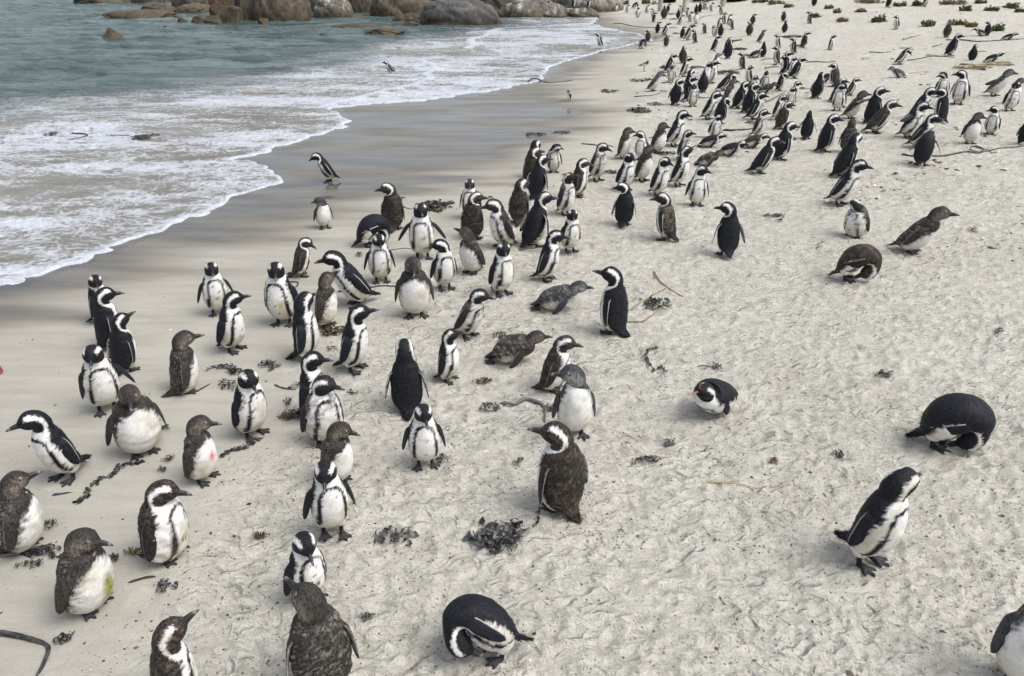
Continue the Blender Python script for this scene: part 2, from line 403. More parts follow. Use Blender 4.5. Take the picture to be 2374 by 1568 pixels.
BOULDERS = [
 (-20.561, 47.641, 1.787, 1.3, 0.419, 'brown', 'low brown slab of rock lying in the sea at upper left'),
 (-20.949, 51.086, 1.037, 0.778, 0.636, 'brown', 'tilted brown rock behind the low slab in the sea'),
 (-29.074, 61.395, 1.804, 1.3, 0.83, 'grey', 'long rock cut by the top edge at far left of the sea'),
 (-25.634, 60.884, 1.052, 0.789, 0.906, 'dark', 'dark rock cut by the top edge right of the long one'),
 (-20.591, 55.545, 1.3, 0.975, 0.964, 'dark', 'dark grey rock behind the pale brown one, upper left'),
 (-18.815, 51.115, 1.075, 0.806, 0.54, 'brown', 'smooth pale brown rock left of the jagged heap'),
 (-15.863, 43.562, 0.48, 0.36, 0.463, 'brown', 'lowest left block of the jagged brown rock heap'),
 (-14.937, 43.03, 0.475, 0.356, 0.417, 'dark', 'flat-topped block in front of the jagged rock heap'),
 (-14.06, 43.079, 0.539, 0.405, 0.855, 'brown', 'tall leaning block in the jagged rock heap'),
 (-16.44, 48.361, 0.591, 0.443, 0.711, 'rust', 'rusty block at the left of the jagged rock heap'),
 (-18.326, 55.309, 0.985, 0.739, 1.176, 'rust', 'rusty top block of the jagged rock heap'),
 (-13.776, 44.613, 0.425, 0.319, 1.587, 'brown', 'narrow upright block between the heap and the big boulder'),
 (-16.834, 43.635, 0.22, 0.165, 0.295, 'rust', 'small rusty stone in the water left of the jagged heap'),
 (-12.061, 44.877, 1.514, 1.135, 1.983, 'brown', 'big rounded brown boulder right of the jagged heap'),
 (-12.317, 42.384, 0.299, 0.224, 0.322, 'rust', 'small block at the foot of the big brown boulder'),
 (-9.873, 47.722, 1.018, 0.763, 1.075, 'grey', 'pale cracked granite boulder between two brown ones'),
 (-8.688, 50.509, 0.741, 0.556, 1.268, 'brown', 'brown boulder behind the pale cracked one'),
 (-6.196, 47.918, 1.693, 1.27, 1.547, 'brown', 'broad brown boulder left of the huge dark one'),
 (-8.486, 45.829, 0.516, 0.387, 0.337, 'brown', 'small brown rock in the wash below the cracked boulder'),
 (-5.229, 44.129, 0.879, 0.659, 0.447, 'dark', 'low wet rock sloping beside the huge dark boulder'),
 (-4.857, 41.716, 0.409, 0.307, 0.271, 'rust', 'small rusty rock at the foot of the huge dark boulder'),
 (-2.67, 42.709, 1.991, 1.3, 1.269, 'darkgrey', 'huge smooth dark boulder standing in the wash'),
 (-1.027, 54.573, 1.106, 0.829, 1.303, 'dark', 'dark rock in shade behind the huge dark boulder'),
 (1.18, 48.259, 1.964, 1.3, 0.961, 'grey', 'long grey granite boulder right of the huge dark one'),
 (2.147, 47.598, 0.852, 0.639, 0.532, 'grey', 'low rounded boulder in front of the long grey one'),
 (3.857, 47.989, 0.953, 0.715, 0.509, 'grey', 'flat boulder at the end of the beach'),
 (5.353, 52.874, 1.457, 1.093, 1.221, 'pale', 'pale streaked granite boulder beside the far green bush'),
 (-7.291, 41.101, 1.49, 1.117, 0.18, 'dark', 'long low dark reef washed by foam'),
 (-5.672, 36.906, 0.912, 0.684, 0.324, 'rust', 'rusty reef rock in the foam in front of the dark reef'),
 (-7.942, 35.81, 0.2, 0.15, 0.225, 'brown', 'small stub of rock in the foam left of the reef'),
 (-16.577, 35.152, 0.523, 0.392, 0.482, 'moss', 'pointed mossy rock standing alone in the sea'),
 (-16.486, 40.598, 0.184, 0.15, 0.122, 'rust', 'tiny rock tip right of the pointed mossy rock'),
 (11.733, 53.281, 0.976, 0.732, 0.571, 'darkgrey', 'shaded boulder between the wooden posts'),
 (9.045, 54.378, 0.299, 0.224, 0.414, 'grey', 'small boulder beside the first wooden post'),
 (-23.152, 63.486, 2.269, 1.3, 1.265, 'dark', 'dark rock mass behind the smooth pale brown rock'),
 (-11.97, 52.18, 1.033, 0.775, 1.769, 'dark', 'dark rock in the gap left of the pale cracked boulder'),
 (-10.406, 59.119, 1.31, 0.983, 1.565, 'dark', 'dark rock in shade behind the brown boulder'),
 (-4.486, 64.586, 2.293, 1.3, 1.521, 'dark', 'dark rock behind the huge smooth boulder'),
 (3.484, 56.254, 1.112, 0.834, 1.497, 'darkgrey', 'grey rock in the gap behind the two low boulders'),
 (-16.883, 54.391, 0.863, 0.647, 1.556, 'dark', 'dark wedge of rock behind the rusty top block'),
]
POSTS = [
 (8.36, 48.568, 0.25, 0.14, 'thick pale wooden post, leftmost of the three at the top'),
 (9.298, 46.385, 0.344, 0.128, 'lichen-covered wooden post, middle of the three at the top'),
 (11.876, 48.551, 0.499, 0.152, 'wooden post, rightmost of the three at the top'),
]
HEAPS = [
 (-0.101, 3.909, 0.18, 0.141, 1.0, 'black', 'large heap of curled black seaweed left of the big brown penguin'),
 (0.947, 4.727, 0.084, 0.041, 0.9, 'brown', 'flat brown shell-like weed clump on open sand'),
 (-0.716, 3.92, 0.14, 0.067, 0.7, 'black', 'loose black weed curls left of the large seaweed heap'),
 (-1.109, 11.086, 0.237, 0.26, 1.4, 'olive', 'olive and brown kelp heap behind the flipper-spreading penguin'),
 (-1.808, 9.082, 0.087, 0.096, 0.8, 'olive', 'small dark kelp clump left of the lowered-beak penguin'),
 (-2.525, 6.141, 0.171, 0.058, 0.6, 'black', 'scattered black weed right of the squatting brown juvenile'),
 (-2.402, 5.878, 0.104, 0.114, 0.6, 'black', 'black weed trail below the scattered weed at left'),
 (-2.141, 6.238, 0.114, 0.064, 0.7, 'black', 'black weed patch left of the slim penguin'),
 (-1.843, 5.87, 0.071, 0.078, 0.8, 'black', 'grey-black weed clump behind the white-chested penguin'),
 (-1.843, 5.57, 0.061, 0.067, 0.5, 'black', 'loose weed strands left of the moulting penguin'),
 (-1.752, 5.379, 0.106, 0.068, 0.9, 'rust', 'rust and green weed clump beside the moulting penguin'),
 (-1.712, 6.932, 0.145, 0.111, 0.9, 'rust', 'reddish brown weed patch in front of the upward-pointing juvenile'),
 (-1.655, 6.547, 0.041, 0.045, 0.8, 'orange', 'single orange-brown weed leaf on the sand'),
 (-1.3, 5.729, 0.055, 0.061, 0.7, 'black', 'small black weed tuft left of the black-backed penguin'),
 (-2.472, 4.796, 0.038, 0.042, 0.6, 'black', 'crumpled grey weed scrap beside the stout juvenile'),
 (-2.468, 4.654, 0.026, 0.028, 0.5, 'black', 'thin weed scrap below the crumpled one'),
 (-2.666, 5.215, 0.047, 0.042, 0.5, 'black', 'small weed scrap right of the stout juvenile'),
 (-2.878, 3.685, 0.072, 0.046, 0.8, 'black', 'three-pointed black weed piece left of the green-stained juvenile'),
 (-2.845, 3.789, 0.109, 0.044, 0.8, 'black', 'black weed bits at the feet of the cut-off juvenile'),
 (-2.95, 4.047, 0.046, 0.051, 0.6, 'black', 'dark weed knot right of the cut-off juvenile'),
 (-2.41, 3.732, 0.029, 0.029, 0.5, 'black', 'black weed curl beside the green-stained juvenile'),
 (-2.301, 3.794, 0.065, 0.022, 0.6, 'yellow', 'yellow-green weed frill behind the fluffed-up penguin'),
 (-2.005, 3.503, 0.067, 0.032, 0.8, 'black', 'crumpled black weed strip in left foreground'),
 (-2.375, 3.112, 0.036, 0.026, 0.5, 'black', 'wispy weed scrap above the thick kelp stalk'),
 (-1.576, 3.941, 0.045, 0.028, 0.6, 'brown', 'small brown weed tuft left of the tilted-head penguin'),
 (-0.172, 5.472, 0.078, 0.086, 1.0, 'black', 'weed holdfast at the left end of the curved kelp stalk'),
 (0.307, 5.483, 0.054, 0.056, 0.9, 'black', 'weed tuft at the right end of the curved kelp stalk'),
 (1.465, 7.502, 0.155, 0.161, 0.7, 'black', 'black weed trail under the forked stick'),
 (-0.088, 6.807, 0.093, 0.102, 0.8, 'black', 'black weed clump right of the torn-collar penguin'),
 (-0.254, 5.912, 0.092, 0.047, 0.5, 'brown', 'flat brown weed blades below the lying brown juvenile'),
 (1.775, 6.095, 0.045, 0.049, 0.5, 'black', 'small black weed sprig behind the calling penguin'),
 (3.1, 5.846, 0.086, 0.055, 0.6, 'black', 'black weed scrap left of the doubled-over black penguin'),
 (4.453, 6.567, 0.054, 0.059, 0.8, 'black', 'black weed knot near the right edge'),
 (2.325, 4.738, 0.029, 0.032, 0.8, 'black', 'tiny black weed knot on open sand at right'),
 (1.157, 4.928, 0.037, 0.029, 0.7, 'black', 'small dark weed knot above the flat brown clump'),
 (0.041, 4.728, 0.038, 0.022, 0.5, 'black', 'small weed scrap left of the big brown penguin'),
 (-0.8, 3.258, 0.034, 0.038, 0.6, 'black', 'bent strip of dark weed right of the shaggy juvenile'),
 (1.848, 4.682, 0.031, 0.017, 0.5, 'orange', 'orange weed shred on open sand'),
 (-0.5, 4.78, 0.048, 0.051, 1.0, 'olive', 'rounded shiny kelp bulb beside the small adult penguin'),
 (3.476, 10.256, 0.135, 0.07, 0.6, 'black', 'two dark weed scraps right of the lone black-backed walker'),
 (3.506, 10.026, 0.041, 0.046, 0.6, 'brown', 'small brown weed knot below the two dark scraps'),
 (5.651, 9.371, 0.064, 0.068, 0.6, 'orange', 'red-brown weed scrap right of the leaning dark juvenile'),
 (8.3, 15.1, 0.076, 0.078, 0.5, 'black', 'dark weed scrap left of the dirty-bellied juvenile'),
 (0.452, 15.979, 0.23, 0.138, 0.7, 'black', 'flat black weed strip at the edge of the wet sand'),
 (0.991, 16.095, 0.2, 0.11, 0.6, 'black', 'thin black weed strip right of the flat one'),
 (1.586, 12.817, 0.137, 0.108, 0.7, 'black', 'weed clump at the feet of the thin moulting penguin'),
 (2.723, 14.059, 0.204, 0.127, 0.7, 'black', 'weed around the feet of the cream-bellied juvenile'),
 (0.849, 12.792, 0.051, 0.056, 0.5, 'orange', 'orange weed leaf behind the scruffy moulting penguin'),
 (2.85, 18.261, 0.308, 0.338, 1.2, 'olive', 'tangled kelp heap on the beach left of the crowd'),
 (3.331, 18.942, 0.219, 0.211, 0.8, 'black', 'dark weed spread behind the tangled kelp heap'),
 (2.519, 21.298, 0.245, 0.269, 1.2, 'olive', 'shiny kelp heap nearest the water, left of the crowd'),
 (3.6, 23.1, 0.33, 0.363, 0.9, 'black', 'weed line left of the stooping juvenile'),
 (4.136, 22.399, 0.115, 0.127, 1.0, 'black', 'weed pile under the greyish moulting penguin'),
 (3.772, 20.706, 0.131, 0.144, 0.8, 'black', 'weed pile below the stooping slate juvenile'),
 (3.179, 20.708, 0.083, 0.092, 0.7, 'rust', 'rust-coloured weed scrap left of the stooping juvenile'),
 (4.717, 25.274, 0.301, 0.331, 0.9, 'black', 'weed pile under the leaning penguin at left of crowd'),
 (5.46, 24.733, 0.239, 0.263, 0.7, 'black', 'weed scatter in the left crowd gap'),
 (6.039, 23.373, 0.373, 0.41, 0.7, 'black', 'weed scatter in the middle of the upper crowd'),
 (8.416, 31.659, 0.195, 0.215, 0.9, 'black', 'black weed heap on the upper beach'),
 (7.758, 28.756, 0.291, 0.32, 0.6, 'black', 'weed line below the black heap, upper beach'),
 (7.552, 27.0, 0.213, 0.235, 0.6, 'black', 'weed line beside the crouching penguin'),
 (10.479, 31.795, 0.444, 0.489, 1.0, 'black', 'black weed ridge behind the upper trio'),
 (9.757, 29.053, 0.22, 0.242, 0.7, 'black', 'weed scrap below the black weed ridge'),
 (7.165, 37.147, 0.187, 0.205, 0.8, 'brown', 'brown weed scrap near the far waterline'),
 (8.523, 45.761, 0.215, 0.236, 0.7, 'black', 'weed scrap below the wooden posts'),
 (8.029, 42.428, 0.235, 0.258, 0.7, 'black', 'dark weed strip in the far crowd'),
 (6.477, 29.501, 0.075, 0.082, 0.8, 'orange', 'small orange weed scrap right of the mottled brown penguin'),
 (4.818, 16.389, 0.125, 0.137, 1.0, 'rust', 'rust-brown weed clump at the front of the crowd'),
 (7.107, 20.233, 0.116, 0.128, 0.7, 'black', 'weed scrap right of the crowd'),
 (7.003, 19.468, 0.101, 0.111, 0.6, 'black', 'thin weed scrap left of the slate walker'),
 (10.524, 25.015, 0.113, 0.124, 0.8, 'black', 'small weed knot on the upper right sand'),
 (8.546, 18.223, 0.084, 0.092, 0.6, 'black', 'looped weed in the upper right group'),
 (10.093, 20.085, 0.052, 0.057, 0.7, 'black', 'small weed knot above the bill-touching pair'),
 (12.112, 26.655, 0.097, 0.107, 0.7, 'brown', 'brown weed lump at the end of a kelp stalk'),
 (12.757, 22.247, 0.069, 0.076, 0.7, 'black', 'dark weed lump right of the black log'),
 (11.188, 24.74, 0.097, 0.107, 0.8, 'black', 'black and pale weed bundle left of the stooping penguin'),
 (-9.147, 16.014, 0.159, 0.175, 1.0, 'olive', 'floating kelp bunch in the foam, leftmost'),
 (-8.555, 16.4, 0.081, 0.09, 0.8, 'black', 'small floating kelp tuft in the foam'),
 (-7.156, 15.777, 0.276, 0.249, 0.9, 'black', 'floating kelp bunch in the foam, rightmost'),
]
STALKS = [
 ([(-2.897, 4.311), (-2.858, 4.353), (-2.884, 4.44), (-2.855, 4.542), (-2.802, 4.594), (-2.79, 4.674), (-2.743, 4.729), (-2.661, 4.742)], 0.016, 'ribbon', 'long crinkled weed ribbon in front of the stout juvenile'),
 ([(-2.104, 4.84), (-2.057, 4.898), (-1.972, 4.942), (-1.915, 5.001), (-1.882, 5.061)], 0.014, 'ribbon', 'crinkled weed ribbon below the penguin looking down'),
 ([(-2.784, 3.155), (-2.71, 3.144), (-2.621, 3.125), (-2.534, 3.1), (-2.474, 3.082), (-2.431, 3.047), (-2.41, 2.992), (-2.402, 2.924), (-2.408, 2.865)], 0.017, 'black', 'thick bent kelp stalk in the bottom left corner'),
 ([(-0.104, 5.521), (0.004, 5.511), (0.113, 5.596), (0.202, 5.55), (0.263, 5.487)], 0.014, 'grey', 'curved grey kelp stalk left of the slate-headed juvenile'),
 ([(0.261, 5.487), (0.264, 5.385), (0.254, 5.253)], 0.009, 'grey', 'short stalk hanging below the curved grey one'),
 ([(-1.888, 7.929), (-1.709, 7.935), (-1.6, 8.007), (-1.431, 8.087), (-1.209, 8.069)], 0.014, 'black', 'smooth black kelp stalk behind the hooded juvenile'),
 ([(1.111, 7.276), (1.312, 7.51), (1.524, 7.76), (1.661, 7.904)], 0.008, 'wood', 'straight driftwood stick leaning into the forked one'),
 ([(1.592, 8.394), (1.609, 8.132), (1.656, 7.91), (1.797, 7.654)], 0.009, 'wood', 'curved driftwood twig crossing the straight stick'),
 ([(1.09, 7.065), (1.246, 7.055), (1.374, 7.179), (1.513, 7.346), (1.561, 7.301)], 0.009, 'wood', 'bent driftwood twig behind the upright adult penguin'),
 ([(1.311, 6.482), (1.232, 6.431), (1.194, 6.28), (1.206, 6.132), (1.214, 6.029), (1.281, 6.087), (1.321, 5.984)], 0.01, 'ribbon', 'S-shaped weed strand on open sand'),
 ([(-1.577, 11.558), (-1.637, 11.558), (-1.615, 11.315), (-1.536, 11.081), (-1.424, 10.967)], 0.014, 'black', 'hooked kelp stalk left of the olive kelp heap'),
 ([(-1.552, 9.22), (-1.432, 9.283), (-1.323, 9.325), (-1.207, 9.303)], 0.007, 'black', 'thin kelp strand at the feet of the flipper-spreading penguin'),
 ([(1.609, 6.121), (1.669, 6.104), (1.748, 6.058)], 0.006, 'black', 'thin weed thread behind the calling penguin'),
 ([(1.325, 4.444), (1.503, 4.42), (1.614, 4.39), (1.698, 4.338)], 0.005, 'straw', 'dry straw-coloured stem lying on open sand'),
 ([(1.739, 4.344), (1.807, 4.374), (1.884, 4.403)], 0.004, 'straw', 'short straw stem right of the longer one'),
 ([(2.225, 5.883), (2.239, 5.806), (2.364, 5.835)], 0.004, 'straw', 'crooked tan stem on open sand'),
 ([(0.884, 4.935), (0.838, 4.966), (0.811, 4.908), (0.806, 4.836), (0.835, 4.785)], 0.005, 'straw', 'curled orange stem right of the big brown penguin'),
 ([(1.022, 4.8), (1.063, 4.777), (1.117, 4.768)], 0.004, 'straw', 'tan stem end beside the flat brown clump'),
 ([(6.505, 13.312), (6.596, 13.131), (6.917, 13.092), (7.279, 13.177), (7.591, 13.307), (7.643, 13.114), (7.925, 13.291), (8.205, 13.456), (8.724, 13.555)], 0.015, 'black', 'long black kelp rope running to the right edge'),
 ([(7.797, 13.617), (7.937, 13.681), (7.942, 13.503), (7.726, 13.2), (7.701, 13.373), (7.842, 13.609), (7.935, 13.417), (7.933, 13.163), (8.061, 13.225)], 0.011, 'black', 'coiled kelp loop on the long black rope'),
 ([(2.989, 20.194), (3.324, 20.186), (3.592, 20.403), (3.705, 20.522)], 0.012, 'black', 'straight kelp stalk above the tangled heap'),
 ([(5.036, 42.849), (5.386, 42.998), (5.691, 41.697), (6.02, 40.755), (6.405, 40.316), (6.936, 39.754), (7.656, 39.136)], 0.022, 'black', 'very long kelp stalk near the far waterline'),
 ([(9.185, 41.827), (9.667, 42.878), (10.05, 43.116)], 0.018, 'black', 'short kelp stalk in the far crowd'),
 ([(7.584, 25.695), (7.928, 25.886), (8.29, 25.929)], 0.016, 'black', 'kelp stalk in the upper crowd'),
 ([(7.234, 23.902), (7.461, 24.078), (7.718, 24.121)], 0.014, 'brown', 'brown kelp stalk behind the pale ragged penguin'),
 ([(8.709, 24.857), (9.007, 24.869), (9.226, 24.617), (9.652, 24.876)], 0.016, 'black', 'kelp stalk right of the long-bodied walker'),
 ([(5.737, 18.584), (6.135, 19.133), (6.431, 19.604), (6.626, 19.908)], 0.014, 'black', 'slanting kelp stalk right of the crowd'),
 ([(6.881, 20.03), (7.123, 20.143), (7.326, 20.163)], 0.013, 'black', 'thick kelp end left of the slate walker'),
 ([(4.42, 19.559), (4.585, 19.491), (4.765, 19.541)], 0.012, 'black', 'kelp stalk behind the large leaning adult'),
 ([(11.196, 26.384), (11.51, 26.29), (11.904, 26.393)], 0.018, 'black', 'black kelp stalk left of the stooping penguin'),
 ([(12.404, 27.006), (12.607, 27.058), (12.881, 27.134)], 0.016, 'black', 'kelp stalk above the stooping penguin'),
 ([(11.443, 24.284), (11.946, 24.554), (12.471, 24.916), (12.717, 24.735), (12.891, 24.447)], 0.016, 'black', 'long kelp stalk right of the stooping penguin'),
 ([(12.491, 25.379), (12.693, 25.209), (12.689, 24.677)], 0.012, 'black', 'second kelp stalk above the long one'),
 ([(12.376, 23.17), (12.559, 22.672), (12.475, 21.939)], 0.03, 'grey', 'dark log lying near the straw'),
 ([(12.699, 22.745), (13.264, 23.041), (13.894, 23.387)], 0.016, 'wood', 'thin branch over the straw near the right edge'),
 ([(14.567, 28.449), (15.023, 28.356), (15.361, 27.804), (15.977, 27.811), (16.52, 28.01), (17.187, 28.302)], 0.022, 'black', 'very long kelp line below the dune plants'),
 ([(13.482, 29.201), (14.027, 29.775), (14.589, 30.289)], 0.015, 'black', 'slanting kelp stalk on the upper slope'),
 ([(13.526, 27.163), (13.758, 27.337), (14.067, 27.59)], 0.018, 'black', 'short thick kelp stalk on the upper slope'),
 ([(14.06, 25.467), (14.305, 25.667), (14.373, 25.446)], 0.013, 'black', 'curved kelp stalk behind the hunched penguin'),
 ([(10.427, 21.875), (10.708, 22.061), (11.103, 22.216)], 0.008, 'straw', 'dry stem right of the curled-up slate juvenile'),
 ([(10.56, 21.518), (10.831, 21.843), (11.043, 22.141)], 0.008, 'wood', 'short twig right of the curled-up slate juvenile'),
 ([(0.441, 23.21), (0.633, 23.792), (0.844, 23.354), (1.056, 23.11), (1.416, 23.242), (1.725, 23.54)], 0.022, 'black', 'kelp stalk half in the wash at the edge of the sand'),
 ([(-8.825, 16.121), (-8.642, 16.114), (-8.434, 15.983), (-8.482, 15.789), (-8.634, 15.569)], 0.016, 'black', 'bent floating kelp stalk in the foam'),
 ([(-7.99, 15.997), (-7.784, 16.001), (-7.563, 15.973)], 0.012, 'black', 'thin floating kelp stalk in the foam'),
 ([(1.291, 15.085), (1.453, 15.017), (1.6, 14.905), (1.865, 14.653)], 0.013, 'black', 'kelp stalk left of the shaggy juvenile'),
 ([(4.106, 15.764), (4.287, 15.748), (4.496, 15.767), (4.747, 15.788)], 0.024, 'black', 'thick kelp stalk behind the lying birds'),
 ([(3.453, 15.273), (3.564, 15.233), (3.736, 15.295)], 0.012, 'wood', 'driftwood piece left of the lying adults'),
 ([(2.072, 4.322), (2.078, 4.299), (2.082, 4.277)], 0.005, 'black', 'small dark twig left of the right foreground penguin'),
 ([(3.614, 8.951), (3.695, 9.107), (3.784, 9.224)], 0.005, 'black', 'thin bent weed stem left of the brown preening penguin'),
 ([(-3.101, 4.365), (-3.05, 4.378), (-2.984, 4.402)], 0.01, 'black', 'tapered dark kelp blade left of the long ribbon'),
 ([(-3.117, 3.766), (-3.035, 3.775), (-2.959, 3.81)], 0.013, 'grey', 'greenish grey stalk by the cut-off juvenile'),
 ([(-2.231, 3.543), (-2.189, 3.565), (-2.142, 3.586), (-2.09, 3.595)], 0.009, 'brown', 'dark feather lying right of the green-stained juvenile'),
 ([(-2.621, 5.779), (-2.588, 5.845), (-2.555, 5.912)], 0.009, 'black', 'kelp blade beside the squatting brown juvenile'),
 ([(-4.438, 6.051), (-4.444, 6.091), (-4.49, 6.173), (-4.546, 6.236)], 0.012, 'pink', 'crimson weed scrap just inside the left edge'),
 ([(-2.011, 5.882), (-1.92, 5.825), (-1.793, 5.8)], 0.009, 'black', 'curved black stem left of the grey-black weed clump'),
 ([(-2.478, 8.22), (-2.375, 8.203), (-2.353, 8.089), (-2.396, 8.041)], 0.012, 'black', 'looped dark weed behind the yellow-stained penguin'),
 ([(0.171, 4.185), (0.165, 4.116), (0.168, 4.072), (0.131, 4.017)], 0.008, 'ribbon', 'thin weed strip at the feet of the big brown penguin'),
]
PLANTS = [
 (15.094, 35.256, 0.389, 0.389, 'green', 'broad green plant on the dune left of the middle'),
 (16.008, 32.875, 0.231, 0.4, 'green', 'compact green plant right of the broad one'),
 (17.159, 32.953, 0.35, 0.299, 'mix', 'sprawling green and tan plant above the brown-backed penguin'),
 (17.574, 30.842, 0.229, 0.366, 'green', 'green bush beside the penguin near the right edge'),
 (21.211, 37.985, 0.298, 0.313, 'green', 'green clump at the upper right corner, left one'),
 (20.202, 38.213, 0.304, 0.352, 'green', 'green clump above the sprawling plant'),
 (15.938, 39.477, 0.358, 0.226, 'mix', 'low tan and green plant on the upper slope'),
 (15.522, 42.159, 0.217, 0.25, 'green', 'small green plant left on the upper slope'),
 (15.098, 39.89, 0.147, 0.285, 'mix', 'thin green sprig right of the small green plant'),
 (22.697, 39.122, 0.577, 0.365, 'green', 'long green clump in the top right corner'),
 (21.116, 41.408, 0.714, 0.372, 'dry', 'brownish dry grass bank at the top edge'),
 (18.213, 44.009, 0.83, 0.298, 'dry', 'dry grass strip at the top edge left of it'),
 (21.966, 37.152, 0.178, 0.171, 'green', 'small green plant at the right edge'),
 (17.314, 32.233, 0.232, 0.189, 'mix', 'thin plant right of the sprawling one'),
 (13.917, 36.196, 0.18, 0.148, 'dry', 'small dry tuft on the upper slope'),
 (18.735, 41.548, 0.387, 0.25, 'mix', 'mixed plant behind the penguin cut by the top edge'),
 (19.392, 41.353, 0.272, 0.34, 'green', 'green plant left of the white-bellied penguin at the top'),
 (13.703, 38.723, 0.171, 0.192, 'dry', 'dry tuft beside the slope penguin'),
 (22.504, 41.543, 0.273, 0.273, 'green', 'green plant at the top edge near the corner'),
 (12.271, 22.454, 0.457, 0.254, 'straw', 'pile of dry straw near the right edge'),
 (13.187, 22.825, 0.322, 0.129, 'straw', 'dry straw under the lying penguin at right'),
 (7.455, 57.133, 0.336, 0.515, 'green', 'green bush beside the pale streaked boulder'),
 (8.778, 55.402, 0.539, 0.438, 'green', 'green bush left of the first wooden post'),
 (14.051, 49.048, 0.485, 0.323, 'green', 'green bank plant right of the wooden posts'),
 (14.366, 47.041, 0.517, 0.352, 'mix', 'green and brown trailing plant right of the posts'),
 (14.302, 44.512, 0.196, 0.27, 'mix', 'small trailing plant below the bank'),
 (9.897, 54.671, 0.36, 0.42, 'dark', 'dark bush added as painted shade between the first two posts'),
 (12.149, 54.466, 1.105, 0.323, 'dark', 'dark bush added as painted shade behind the shaded boulder'),
 (13.46, 51.571, 0.849, 0.362, 'dark', 'bank of dark leaves painted as shade, right of the last post'),
]
PLOVERS = [
 (3.936, 24.76, 0.081, -0.332, 0.344, 'black and white long-legged plover standing on the sand near the water'),
 (1.392, 19.961, 0.021, 1.327, 0.354, 'long-legged plover bending to feed at the edge of the wet sand'),
]
